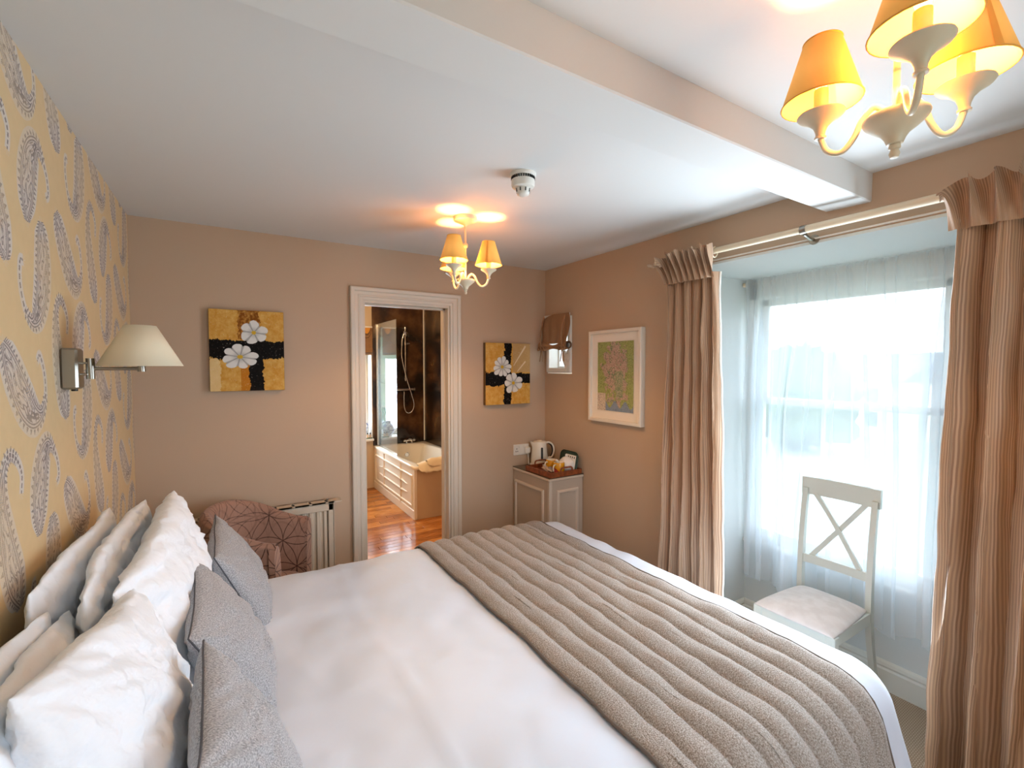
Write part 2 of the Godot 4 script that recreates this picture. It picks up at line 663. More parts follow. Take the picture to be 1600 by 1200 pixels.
# ---- the two flower canvases and the map
func paint_pictures() -> void:
	var och := func(x: float, y: float, s: float) -> Color:
		var n := nz(x * 9 + s, y * 9) * 0.5 + nz(x * 30, y * 30 + s) * 0.3
		return Color(0.76, 0.54, 0.20).lerp(Color(0.86, 0.70, 0.40), clampf(0.5 + n, 0, 1))
	var flower := func(p: Vector2, c: Vector2, r: float, asp: float, np: int, ph: float) -> Color:
		var d := (p - c) * Vector2(1, asp)
		var a := d.angle() + ph
		var k := cos(a * np)
		var rr := r * (0.72 + 0.28 * pow(absf(cos(a * np / 2.0)), 0.5) + 0.07 * sin(a * 3.0) + 0.04 * sin(a * 5.0 + 1.0))
		var l := d.length()
		if l > rr:
			return Color(0, 0, 0, 0)
		if l < r * 0.16:
			return Color(0.82, 0.66, 0.20)
		var sh := 0.87 - 0.22 * smoothstep(-0.55, -1.0, k) - 0.14 * smoothstep(0.6, 0.15, l / r)
		return Color(sh, sh, sh * 0.98)
	var canvas := func(no: int) -> ImageTexture:
		return drawn(200, 240, func(x, y):
			var p := Vector2(x / 200.0, y / 240.0)
			var e := nz(p.x * 5, p.y * 5 + no * 9) * 0.035 + nz(p.x * 24, p.y * 24 + no * 9) * 0.02
			var c: Color = och.call(p.x, p.y, no * 5.0)
			var dark := Color(0.03, 0.02, 0.015).lerp(Color(0.18, 0.12, 0.10), clampf(nz(p.x * 22, p.y * 22, 4.0) * 1.1, 0, 1))
			if no == 1:
				if p.x > 0.37 + e and p.x < 0.66 + e and p.y < 0.36:
					c = Color(0.50, 0.29, 0.08).lerp(c, clampf(0.25 + nz(p.x * 20, p.y * 20), 0, 1))
				if p.x < 0.13 + e and p.y > 0.60:
					c = c.lerp(Color(0.88, 0.80, 0.62), 0.7)
				if p.x > 0.40 and p.x < 0.52 + e and p.y > 0.6:
					c = c.lerp(Color(0.70, 0.40, 0.05), 0.7)
				if absf(p.y - 0.485 + e) < 0.115 or (p.x > 0.505 + e and p.x < 0.70 + e and p.y > 0.38):
					c = dark
			else:
				if p.x > 0.6 and p.y < 0.47:
					c = c.lerp(Color(0.72, 0.60, 0.44), 0.7)
				if (p.x > 0.40 + e and p.x < 0.56 + e) or (absf(p.y - 0.58 + e) < 0.095 - 0.03 * (p.x - 0.5)):
					c = dark
				for s in [[0.62, 0.36, 0.88, 0.05], [0.70, 0.46, 0.88, 0.30]]:
					var a := Vector2(s[0], s[1])
					var q := Geometry2D.get_closest_point_to_segment(p, a, Vector2(s[2], s[3]))
					if q.distance_to(p) < 0.006 + 0.03 * q.distance_to(a):
						c = c.lerp(Color(0.92, 0.85, 0.74), 0.75)
			if nz(p.x * 40, p.y * 40, 8.0) > 0.56:
				c = c.lerp(Color(0.85, 0.82, 0.78), 0.7)
			var list := [[0.58, 0.27, 0.19, 1.3, 6, 0.4], [0.39, 0.575, 0.24, 1.55, 8, 0.2]] if no == 1 else [[0.36, 0.385, 0.20, 1.2, 10, 0.1], [0.61, 0.65, 0.21, 1.25, 7, 0.5]]
			for f in list:
				var o: Color = flower.call(p, Vector2(f[0], f[1]), f[2], f[3], f[4], f[5])
				if o.a > 0:
					c = o
			return c)
	for k in [1, 2]:
		var cm := mk(["canvas_print_one", "canvas_print_two"][k - 1], Color.WHITE, 0.6)
		cm.albedo_texture = canvas.call(k)
		cm.metallic_specular = 0.25
	mk("canvas_side", Color(0.40, 0.29, 0.13), 0.6)
	mk("map_print", Color.WHITE, 0.6).albedo_texture = drawn(170, 300, func(x, y):
		var p := Vector2(x / 170.0, y / 300.0)
		var n := nz(p.x * 4.0, p.y * 6.0, 30.0) + 0.35 * nz(p.x * 14.0, p.y * 20.0, 33.0)
		var d := Vector2((p.x - 0.5) * 1.25, (p.y - 0.42) * 0.95).length() + n * 0.28
		var f := nz(x * 0.42, y * 0.42, 12.0) * 1.5
		var c := Color(0.84, 0.76, 0.66).lerp(Color(0.62, 0.48, 0.43), clampf(0.5 + f, 0, 1))
		if d > 0.42:
			c = Color(0.47, 0.54, 0.27).lerp(Color(0.74, 0.73, 0.48), clampf(0.5 + f, 0, 1))
		elif absf(nz(p.x * 7.0 + 9.0, p.y * 6.0)) < 0.07 or (p.x > 0.5 and p.x < 0.72 and p.y > 0.42 and p.y < 0.8 and f > -0.1):
			c = Color(0.42, 0.50, 0.40).lerp(Color(0.55, 0.60, 0.42), clampf(0.5 + f, 0, 1))
		if p.y > 0.90 + 0.05 * sin(p.x * 22.0) and p.x > 0.22:
			c = Color(0.52, 0.58, 0.64)
		if absf(nz(p.x * 11.0, p.y * 15.0, 50.0)) < 0.03:
			c = c.darkened(0.35)
		if p.x < 0.24 and p.y > 0.745:
			c = Color(0.86, 0.80, 0.72)
			if nz(x * 0.5, y * 0.4, 60.0) > 0.22:
				c = Color(0.40, 0.32, 0.30)
		return c)
	mk("valance_print", Color.WHITE, 0.8).albedo_texture = drawn(128, 96, func(x, y):
		var p := Vector2(fposmod(x / 64.0, 1.0) - 0.5, y / 96.0)
		var r := Vector2(p.x, (p.y + 0.25) * 0.8).length()
		var c := Color(0.80, 0.55, 0.20)
		if r > 0.42:
			c = Color(0.62, 0.47, 0.30) if absf(sin(x * 0.55) * cos(y * 0.6)) > 0.35 else Color(0.40, 0.27, 0.15)
		if absf(r - 0.42) < 0.025 or absf(r - 0.52) < 0.015:
			c = Color(0.36, 0.24, 0.13)
		return c)

# ---------------------------------------------------------------- the rooms
func room() -> void:
	struct("floor", B.new().span(Vector3(XL - 0.2, -0.12, ZB), Vector3(3.0, 0, ZF + 0.15)), mats.loop_carpet)
	struct("ceiling", B.new().span(Vector3(XL - 0.2, H, ZB - 0.14), Vector3(3.0, H + 0.15, ZF + 0.15)), mats.ceiling_paint)
	# the beam has softly rounded lower edges
	var bm := B.new()
	bm.xf = Transform3D(Basis(Vector3(0, 0, 1), Vector3(0, 1, 0), Vector3(-1, 0, 0)), Vector3(XR + 0.02, 0, 0))
	var prof := PackedVector2Array([Vector2(-1.022, H + 0.01), Vector2(-1.020, 2.357), Vector2(-1.014, 2.352), Vector2(-0.852, 2.346), Vector2(-0.848, 2.350), Vector2(-0.847, H + 0.01)])
	bm.ext(prof, XR - XL + 0.04)
	struct("ceiling_beam", bm, mats.ceiling_paint)
	# walls
	var wl := B.new()
	wl.span(Vector3(XL - 0.14, 0, ZB - 0.14), Vector3(XL - 0.002, H, ZF + 0.15))
	var left := struct("wall_left", wl, mats.wall_paint)
	var wp := B.new()
	wp.v(Vector3(XL, 0, ZF), Vector2(-ZF / 0.845, 0))
	wp.v(Vector3(XL, H, ZF), Vector2(-ZF / 0.845, -H / 0.80))
	wp.v(Vector3(XL, H, ZB), Vector2(-ZB / 0.845, -H / 0.80))
	wp.v(Vector3(XL, 0, ZF), Vector2(-ZF / 0.845, 0))
	wp.v(Vector3(XL, H, ZB), Vector2(-ZB / 0.845, -H / 0.80))
	wp.v(Vector3(XL, 0, ZB), Vector2(-ZB / 0.845, 0))
	put("wallpaper", wp, mats.wallpaper, left)
	var wb := B.new()
	wb.span(Vector3(XL - 0.14, 0, ZB - 0.12), Vector3(0.77, H, ZB))
	wb.span(Vector3(1.39, 0, ZB - 0.12), Vector3(XR + 0.3, H, ZB))
	wb.span(Vector3(0.77, 2.115, ZB - 0.12), Vector3(1.39, H, ZB))
	struct("wall_back", wb, mats.wall_paint)
	var wf := B.new()          # behind the camera, with an opening for an added window
	wf.span(Vector3(XL - 0.14, 0, ZF), Vector3(0.30, H, ZF + 0.15))
	wf.span(Vector3(1.60, 0, ZF), Vector3(3.0, H, ZF + 0.15))
	wf.span(Vector3(0.30, 0, ZF), Vector3(1.60, 0.80, ZF + 0.15))
	wf.span(Vector3(0.30, 2.10, ZF), Vector3(1.60, H, ZF + 0.15))
	var w4 := Node3D.new()  # added window, lets in more fill light from behind the camera
	w4.name = "window_4"
	add_child(w4)
	w4.set_meta("kind", "structure")
	put("window_frame", B.new().sweep([Vector2(-0.005, 0.01), Vector2(-0.005, 0.05), Vector2(0.045, 0.05), Vector2(0.05, 0.01)], [Vector3(0.345, 0.845, ZF + 0.10), Vector3(0.345, 2.055, ZF + 0.10), Vector3(1.555, 2.055, ZF + 0.10), Vector3(1.555, 0.845, ZF + 0.10)], Vector3.FORWARD, true), mats.white_paint, w4)
	put("pane", pane(Vector3(0.33, 0.83, ZF + 0.085), Vector3(1.57, 2.07, ZF + 0.089)), mats.window_glass, w4)
	struct("wall_front", wf, mats.wall_paint)
	# window wall: a hole for the small window near the corner, a deep recess for the large one
	var wr := B.new()
	wr.span(Vector3(XR, 0, ZB), Vector3(XR + 0.2, 1.62, -2.05))
	wr.span(Vector3(XR, 2.06, ZB), Vector3(XR + 0.2, H, -2.05))
	wr.span(Vector3(XR, 1.62, ZB), Vector3(XR + 0.2, 2.06, -3.062))
	wr.span(Vector3(XR, 1.62, -2.752), Vector3(XR + 0.2, 2.06, -2.05))
	wr.span(Vector3(XR, 0, -2.05), Vector3(3.0, H, WZ0 - 0.012))
	wr.span(Vector3(XR, 0, WZ1 + 0.012), Vector3(3.0, H, ZF + 0.01))
	wr.span(Vector3(XR, SOF + 0.012, WZ0 - 0.012), Vector3(3.0, H, WZ1 + 0.012))
	var right := struct("wall_right", wr, mats.wall_paint)
	var rv := B.new()
	rv.span(Vector3(XR - 0.001, 0, WZ0 - 0.012), Vector3(2.95, SOF, WZ0))
	rv.span(Vector3(XR - 0.001, 0, WZ1), Vector3(2.95, SOF, WZ1 + 0.012))
	rv.span(Vector3(XR - 0.001, SOF, WZ0 - 0.012), Vector3(2.95, SOF + 0.012, WZ1 + 0.012))
	rv.span(Vector3(XI, 0, WZ0 - 0.01), Vector3(3.0, 0.55, WZ1 + 0.01))
	put("reveal_lining", rv, mats.reveal_paint, right)
	# skirting boards
	var sk := [Vector2(0, 0), Vector2(0, 0.018), Vector2(0.105, 0.018), Vector2(0.115, 0.012), Vector2(0.125, 0.014), Vector2(0.14, 0.010), Vector2(0.15, 0.004), Vector2(0.15, 0)]
	var run := func(a: Vector3, b: Vector3, out: Vector3) -> B:
		var m := B.new()
		m.sweep(sk, [a, b] if out.cross((b - a).normalized()).y > 0 else [b, a], out)
		return m
	struct("baseboard_right", run.call(Vector3(XI, 0, WZ0), Vector3(XI, 0, WZ1), Vector3.LEFT), mats.skirting_paint)
	struct("baseboard_reveal", run.call(Vector3(XR, 0, WZ0), Vector3(XI, 0, WZ0), Vector3.BACK), mats.skirting_paint)
	struct("baseboard_corner", run.call(Vector3(XR, 0, ZB), Vector3(XR, 0, WZ0), Vector3.LEFT), mats.skirting_paint)
	struct("baseboard_back", run.call(Vector3(XL, 0, ZB), Vector3(0.688, 0, ZB), Vector3.BACK), mats.skirting_paint)
	# moulded casing round the bathroom doorway, with its lining
	var cas := B.new()
	var cp := [Vector2(0, 0), Vector2(0, 0.012), Vector2(0.016, 0.014), Vector2(0.020, 0.019), Vector2(0.028, 0.019), Vector2(0.032, 0.016), Vector2(0.050, 0.018), Vector2(0.056, 0.026), Vector2(0.074, 0.028), Vector2(0.080, 0.024), Vector2(0.080, 0)]
	cas.sweep(cp, [Vector3(0.77, 0, ZB), Vector3(0.77, 2.115, ZB), Vector3(1.39, 2.115, ZB), Vector3(1.39, 0, ZB)], Vector3.BACK)
	var tr := struct("trim_1", cas, mats.trim_paint)
	var ln := B.new()
	ln.span(Vector3(0.768, 0, ZB - 0.13), Vector3(0.785, 2.10, ZB + 0.002))
	ln.span(Vector3(1.375, 0, ZB - 0.13), Vector3(1.392, 2.10, ZB + 0.002))
	ln.span(Vector3(0.768, 2.098, ZB - 0.13), Vector3(1.392, 2.116, ZB + 0.002))
	ln.span(Vector3(0.785, 0, ZB - 0.09), Vector3(0.797, 2.098, ZB - 0.05))
	ln.span(Vector3(1.363, 0, ZB - 0.09), Vector3(1.375, 2.098, ZB - 0.05))
	ln.span(Vector3(0.785, 2.086, ZB - 0.09), Vector3(1.375, 2.098, ZB - 0.05))
	put("door_lining", ln, mats.trim_paint, tr)
	sash_window()
	small_window()

func pane(lo: Vector3, hi: Vector3) -> B:
	return B.new().span(lo, hi)

func sash_window() -> void:
	var w := Node3D.new()
	w.name = "window_1"
	add_child(w)
	w.set_meta("kind", "structure")
	var f := B.new()
	var x0 := 2.885
	f.span(Vector3(x0, 0.55, WZ0), Vector3(2.99, SOF, WZ0 + 0.055), 0.004)
	f.span(Vector3(x0, 0.55, WZ1 - 0.40), Vector3(2.99, SOF, WZ1), 0.004)
	f.span(Vector3(x0, 2.10, WZ0), Vector3(2.99, SOF, WZ1), 0.004)
	put("window_frame", f, mats.white_paint, w)
	put("window_sill", B.new().span(Vector3(2.855, 0.535, WZ0 + 0.001), Vector3(2.99, 0.565, WZ1 - 0.001), 0.008), mats.white_paint, w)
	var za := WZ0 + 0.055
	var zb := WZ1 - 0.40
	for k in 2:
		var ya: float = [0.565, 1.44][k]
		var yb: float = [1.48, 2.10][k]
		var xa: float = [2.90, 2.94][k]
		var s := B.new()
		s.span(Vector3(xa, ya, za), Vector3(xa + 0.036, yb, za + 0.042), 0.004)
		s.span(Vector3(xa, ya, zb - 0.042), Vector3(xa + 0.036, yb, zb), 0.004)
		s.span(Vector3(xa, ya, za), Vector3(xa + 0.036, ya + (0.075 if k == 0 else 0.04), zb), 0.004)
		s.span(Vector3(xa, yb - 0.04, za), Vector3(xa + 0.036, yb, zb), 0.004)
		var sash := put("sash", s, mats.white_paint, w)
		put("pane", pane(Vector3(xa + 0.016, ya + 0.03, za + 0.04), Vector3(xa + 0.02, yb - 0.03, zb - 0.04)), mats.window_glass, sash)

func small_window() -> void:
	var w := Node3D.new()
	w.name = "window_2"
	add_child(w)
	w.set_meta("kind", "structure")
	var f := B.new()
	var pr := [Vector2(0, -0.10), Vector2(0, 0.014), Vector2(0.008, 0.018), Vector2(0.030, 0.018), Vector2(0.036, 0.0)]
	f.sweep(pr, [Vector3(XR, 1.665, -2.79), Vector3(XR, 1.665, -3.025), Vector3(XR, 2.03, -3.025), Vector3(XR, 2.03, -2.79)], Vector3.LEFT, true)
	put("window_frame", f, mats.white_paint, w)
	var s := B.new()
	s.sweep([Vector2(-0.014, 0), Vector2(-0.014, 0.02), Vector2(0.0, 0.026), Vector2(0.02, 0.026)], [Vector3(XR + 0.10, 1.665, -2.79), Vector3(XR + 0.10, 1.665, -3.025), Vector3(XR + 0.10, 2.03, -3.025), Vector3(XR + 0.10, 2.03, -2.79)], Vector3.LEFT, true)
	put("sash", s, mats.white_paint, w)
	put("pane", pane(Vector3(XR + 0.09, 1.66, -3.03), Vector3(XR + 0.094, 2.03, -2.785)), mats.frosted_glass, w)

const BX := 2.47   # bathroom's right wall
const BZ := -6.40  # bathroom's far wall
func bathroom() -> void:
	# boards, each a piece of the floor, over a dark base
	var fl := struct("floor", B.new().span(Vector3(0.1, -0.12, BZ - 0.1), Vector3(BX + 0.1, -0.012, ZB)), mats.black)
	var base := []
	for i in 3:
		base.append(B.new().box(Vector3.ZERO, Vector3(0.62 + 0.14 * i, 0.012, 0.0755), 0.0015))
	var meshes := []
	for b in base:
		b.st.generate_normals()
		meshes.append(b.st.commit())
	var row := 0
	var z := ZB - 0.115
	while z > BZ:
		var x := 0.35 - rng.randf() * 0.5
		while x < BX:
			var k := rng.randi() % 3
			var l := 0.62 + 0.14 * k
			if x + l > 0.55 and (z > -4.80 or x < 1.72):
				var o := MeshInstance3D.new()
				o.mesh = meshes[k]
				o.material_override = mats["floor_wood_%d" % (rng.randi() % 4)]
				o.name = "plank"
				o.position = Vector3(x + l / 2, -0.006 + rng.randf() * 0.0004, z)
				fl.add_child(o, true)
			x += l + 0.0015
		z -= 0.077
		row += 1
	put("threshold", B.new().span(Vector3(0.785, -0.012, ZB - 0.075), Vector3(1.375, 0.004, ZB + 0.01), 0.003), mats.nickel, fl)
	var wf := B.new()     # far wall with the window opening
	wf.span(Vector3(0.1, 0, BZ - 0.32), Vector3(BX + 0.1, 0.66, BZ))
	wf.span(Vector3(0.1, 2.2, BZ - 0.32), Vector3(BX + 0.1, 2.6, BZ))
	wf.span(Vector3(0.1, 0.66, BZ - 0.32), Vector3(0.85, 2.2, BZ))
	wf.span(Vector3(1.708, 0.66, BZ - 0.32), Vector3(BX + 0.1, 2.2, BZ))
	struct("wall_back", wf, mats.bath_wall_paint)
	struct("wall_right", B.new().span(Vector3(BX, 0, BZ), Vector3(BX + 0.1, 2.6, ZB - 0.12)), mats.bath_wall_paint)
	struct("wall_left", B.new().span(Vector3(0.0, 0, BZ - 0.1), Vector3(0.1, 2.6, ZB - 0.12)), mats.bath_wall_paint)
	struct("ceiling", B.new().span(Vector3(0.0, 2.6, BZ - 0.12), Vector3(BX + 0.1, 2.7, ZB - 0.1)), mats.ceiling_paint)
	var sk := [Vector2(0, 0), Vector2(0, 0.018), Vector2(0.13, 0.018), Vector2(0.14, 0.012), Vector2(0.165, 0.010), Vector2(0.17, 0)]
	struct("baseboard_back", B.new().sweep(sk, [Vector3(1.70, 0, BZ), Vector3(0.1, 0, BZ)], Vector3.BACK), mats.trim_paint)
	# the window: frame, two sashes, sill board
	var w := Node3D.new()
	w.name = "window_3"
	add_child(w)
	w.set_meta("kind", "structure")
	var f := B.new()
	f.span(Vector3(0.85, 0.66, BZ - 0.31), Vector3(0.90, 2.2, BZ - 0.21), 0.004)
	f.span(Vector3(1.645, 0.66, BZ - 0.31), Vector3(1.700, 2.2, BZ - 0.21), 0.004)
	f.span(Vector3(0.85, 2.14, BZ - 0.31), Vector3(1.70, 2.2, BZ - 0.21), 0.004)
	f.span(Vector3(0.90, 0.69, BZ - 0.30), Vector3(1.645, 0.76, BZ - 0.25), 0.004)
	f.span(Vector3(0.90, 1.42, BZ - 0.30), Vector3(1.645, 1.47, BZ - 0.25), 0.004)
	f.span(Vector3(1.700, 0.69, BZ - 0.30), Vector3(1.709, 2.2, BZ - 0.002))
	f.span(Vector3(0.85, 2.192, BZ - 0.30), Vector3(1.709, 2.2, BZ - 0.002))
	put("window_frame", f, mats.white_paint, w)
	put("pane", pane(Vector3(0.90, 0.74, BZ - 0.28), Vector3(1.645, 2.14, BZ - 0.276)), mats.window_glass, w)
	put("window_sill", B.new().span(Vector3(0.84, 0.655, BZ - 0.22), Vector3(1.712, 0.688, BZ + 0.06), 0.006), mats.white_paint, w)

# ---------------------------------------------------------------- outside the windows
func outside() -> void:
	var g := B.new().span(Vector3(-12, -2.9, -34), Vector3(48, -2.8, 24))
	struct("ground_outside", g, mats.grass)
	var blob := func(c: Vector3, r: Vector3, sd: float) -> B:
		var b := B.new()
		b.grid(func(u, v):
			var d := Vector3(cos(u * TAU) * sin(v * PI), cos(v * PI), sin(u * TAU) * sin(v * PI))
			var k := 1.0 + 0.35 * nz(d.x * 2.2 + sd, d.y * 2.2, d.z * 2.2) + 0.22 * nz(d.x * 7.0 + sd, d.y * 7.0, d.z * 7.0)
			return c + d * r * k, 36, 22)
		return b
	var tree := func(at: Vector3, h: float, r: float, label: String) -> void:
		var t := thing("garden_tree", label, "tree", at, 0.0, "trees beyond the bedroom window")
		put("trunk", B.new().tube([Vector3(0, -0.05, 0), Vector3(0.05, h * 0.3, 0), Vector3(0, h * 0.6, 0.05)], [r * 0.12, r * 0.10, r * 0.06], 8), mats.bark, t)
		put("crown", blob.call(Vector3(0, h * 0.52, 0), Vector3(r * 1.3, h * 0.48, r * 1.3), at.x), mats.leaf_green, t)
	tree.call(Vector3(26, -2.8, -13.0), 5.3, 2.0, "leafy garden tree seen through the net beside the house")
	tree.call(Vector3(30, -2.8, -4.5), 5.4, 2.0, "lower leafy tree seen through the net near the right curtain")
	var hd := blob.call(Vector3(0.9, -0.3, -10.5), Vector3(3.6, 2.5, 1.2), 3.0) as B
	tag(put("garden_hedge", hd, mats.leaf_green), "bushy green hedge seen below the bathroom window blind", "hedge")
	var h := thing("neighbour_house", "pale rendered house with slate roof seen faintly through the net", "house", Vector3(38, -2.8, -13.5), -0.5)
	put("wall", B.new().span(Vector3(-2.6, 0, -4.5), Vector3(2.6, 3.6, 4.5)), mats.house_render, h)
	var rf := B.new()
	rf.xf = Transform3D(Basis.IDENTITY, Vector3(0, 3.6, -4.8))
	rf.ext(PackedVector2Array([Vector2(-3.0, 0), Vector2(3.0, 0), Vector2(0, 1.7)]), 9.6)
	put("roof", rf, mats.slate, h)
	for k in 3:
		for j in 2:
			put("window", B.new().span(Vector3(-2.64, 0.7 + j * 1.5, -3.4 + k * 2.6), Vector3(-2.58, 1.6 + j * 1.5, -2.5 + k * 2.6), 0.01), mats.slate, h)

# ---------------------------------------------------------------- bed
const BED_Z := -1.51
func cloth(a: float, b: float, lift: float) -> Vector3:
	# a: metres from the head along the cloth, b: metres across from the middle; the cloth lies on the mattress and falls over foot and sides
	var r := 0.15
	var x_in := 1.735 - XL          # where the top starts to bend at the foot
	var z_in := 0.80
	var bs := signf(b)
	var ex := maxf(0.0, a - x_in)
	var ez := maxf(0.0, absf(b) - z_in)
	var e := Vector2(ex, ez).length()
	var p := Vector3(XL + minf(a, x_in), 0.0, BED_Z + bs * minf(absf(b), z_in))
	var y := 0.70 + 0.017 * nz(a * 1.6, b * 1.6, 2.0) + 0.020 * exp(-pow((a - 1.0) / 0.55, 2)) * (1.0 - pow(b / 1.1, 2))
	y += 0.006 * nz(a * 5.0, b * 5.0, 7.0)
	var out := Vector3.ZERO
	var nrm := Vector3.UP
	if e > 0.0:
		var d := Vector3(ex / e, 0, bs * ez / e)
		var tmax := 1.40
		var th := minf(e / r, tmax)
		var rest := maxf(0.0, e - r * tmax)
		var fold := rest * 0.30 * sin(atan2(ez, ex) * 7.0 + (a if ez > ex else b) * 11.0)
		out = d * (r * sin(th) + rest * cos(tmax) + fold * 0.35)
		y -= r * (1.0 - cos(th)) + rest * sin(tmax)
		nrm = (d * sin(th) + Vector3.UP * cos(th)).normalized()
	return p + out + Vector3(0, y, 0) + nrm * lift

func bed() -> void:
	var t := thing("double_bed", "double bed base and mattress under the white duvet", "bed", Vector3(0, 0, 0))
	put("divan_base", B.new().span(Vector3(XL + 0.04, 0.06, BED_Z - 0.88), Vector3(1.60, 0.34, BED_Z + 0.88), 0.02), mats.white_linen, t)
	put("mattress", B.new().span(Vector3(XL + 0.03, 0.345, BED_Z - 0.86), Vector3(1.62, 0.60, BED_Z + 0.86), 0.05), mats.white_linen, t)
	for sx in [0.0, 1.5]:
		for sz in [-0.75, 0.75]:
			put("leg", B.new().span(Vector3(sx - 0.03, 0.0, BED_Z + sz - 0.03), Vector3(sx + 0.03, 0.07, BED_Z + sz + 0.03), 0.005), mats.dark_leg, t)
	var top := B.new()
	var la := 2.56
	var wb := 1.18
	var crease := func(a: float, b: float) -> float:
		var c := 0.0
		c += 0.0035 * exp(-pow((a - 0.86 - 0.02 * sin(b * 5.0)) / 0.012, 2))
		c += 0.002 * exp(-pow((b - 0.12 + 0.02 * sin(a * 4.0)) / 0.012, 2))
		return c
	top.grid(func(u, v):
		var a: float = 0.06 + u * (la - 0.06)
		var b: float = (v * 2.0 - 1.0) * wb
		return cloth(a, b, crease.call(a, b)), 120, 120)
	top.grid(func(u, v):
		return cloth(0.06 + u * (la - 0.06), (1.0 - v * 2.0) * wb, -0.035 if u > 0.01 and u < 0.99 and v > 0.01 and v < 0.99 else -0.004), 60, 60)
	tag(put("white_duvet", top, mats.duvet_cotton), "white duvet with a faint satin stripe spread over the bed", "duvet")
	# the quilted runner across the foot
	var q0 := 1.285
	var q1 := 2.075
	var nch := 9
	var run := B.new()
	var wbr := 1.12
	var wav := func(b: float, k: float) -> float:
		return 0.007 * nz(b * 3.0, k * 1.7, 4.0) + 0.004 * nz(b * 9.0, k * 2.3, 9.0)
	run.grid(func(u, v):
		var b: float = (v * 2.0 - 1.0) * wbr
		var k: float = u * nch
		var fr := k - floorf(k)
		var puff := pow(sin(fr * PI), 0.55) * 0.017
		if u > 0.999:
			puff = 0.0
		puff *= 1.0 + 0.3 * nz(b * 7.0, floorf(k) * 3.0, 5.0)
		var a: float = lerpf(q0, q1, u) + wav.call(b, floorf(k + 0.5))
		return cloth(a, b, 0.008 + puff + 0.003 * nz(a * 14.0, b * 8.0, 3.0)), 144, 110)
	var r := put("quilted_runner", run, mats.tweed)
	tag(r, "brown grey quilted runner laid across the foot of the bed", "bed runner")
	for e in [[q0, 0.0], [q1, 9.0], [q0 + 0.018, 0.0]]:
		var path := []
		for i in 61:
			var b: float = (i / 30.0 - 1.0) * wbr
			path.append(cloth(e[0] + wav.call(b, e[1]), b, 0.011))
		put("binding", B.new().tube(path, 0.0055 if e[0] != q0 + 0.018 else 0.003, 6), mats.tweed_binding, r)

# a stuffed pillow: x along its length, y across, z out of its front
func pillow_shape(l: float, h: float, t: float, sd: float, crumple := 1.0, pinch := -0.03, soft := 0.09) -> B:
	var b := B.new()
	for side in [1.0, -1.0]:
		b.grid(func(u, v):
			var p: float = (u * 2.0 - 1.0) * side
			var q: float = v * 2.0 - 1.0
			p = signf(p) * (1.0 - pow(1.0 - absf(p), 1.5))
			q = signf(q) * (1.0 - pow(1.0 - absf(q), 1.5))
			var rd := 1.0 - soft * pow(absf(p * q), 3.0)
			var x: float = p * l / 2.0 * (1.0 - pinch * (1.0 - q * q)) * rd
			var y: float = q * h / 2.0 * (1.0 - pinch * 1.2 * (1.0 - p * p)) * rd
			var fat := pow(maxf(0.0, (1.0 - p * p) * (1.0 - q * q)), 0.42)
			var w: float = crumple * fat * (0.022 * nz(x * 4.0 + sd, y * 4.0, side * 2.0) + 0.010 * nz(x * 11.0 + sd, y * 11.0, side * 3.0 + 5.0))
			# long soft folds, and creases that run in from the corners
			var fl := nz(x * 2.6 + sd * 1.7, y * 6.5 + x * 3.0, side + 9.0)
			w -= crumple * sqrt(fat) * 0.016 * pow(1.0 - minf(1.0, absf(fl) * 5.0), 2.0)
			var f2 := nz(x * 6.0 - y * 4.0 + sd, y * 3.0 + x * 2.0, side + 3.0)
			w += crumple * sqrt(fat) * 0.009 * pow(1.0 - minf(1.0, absf(f2) * 5.0), 2.0)
			var cr := 0.0
			for c in [Vector2(1, 1), Vector2(-1, 1), Vector2(1, -1), Vector2(-1, -1)]:
				var d: Vector2 = Vector2(p, q) - c
				var ang := atan2(d.y * -c.y, d.x * -c.x)
				cr += sin(ang * 11.0 + sd * 3.0) * exp(-d.length() * 2.2) * 0.013 * smoothstep(0.0, 0.35, d.length())
			var sag := 1.0 - 0.22 * q
			return Vector3(x, y + 0.012 * nz(x * 3.0, sd), side * (fat * t / 2.0 * sag + w + cr * crumple * sqrt(fat)) + 0.02 * sin(x * 5.0 + sd) * crumple), 72, 56)
	return b

# laid on a line from the middle of its foot to the middle of its top
func lean(o: Node3D, foot: Vector3, top: Vector3, turn := 0.0) -> void:
	var up := (top - foot).normalized()
	var along := Vector3(sin(turn), 0, -cos(turn))
	var front := along.cross(up).normalized()
	along = up.cross(front).normalized()
	o.transform = Transform3D(Basis(along, up, front), (foot + top) / 2)

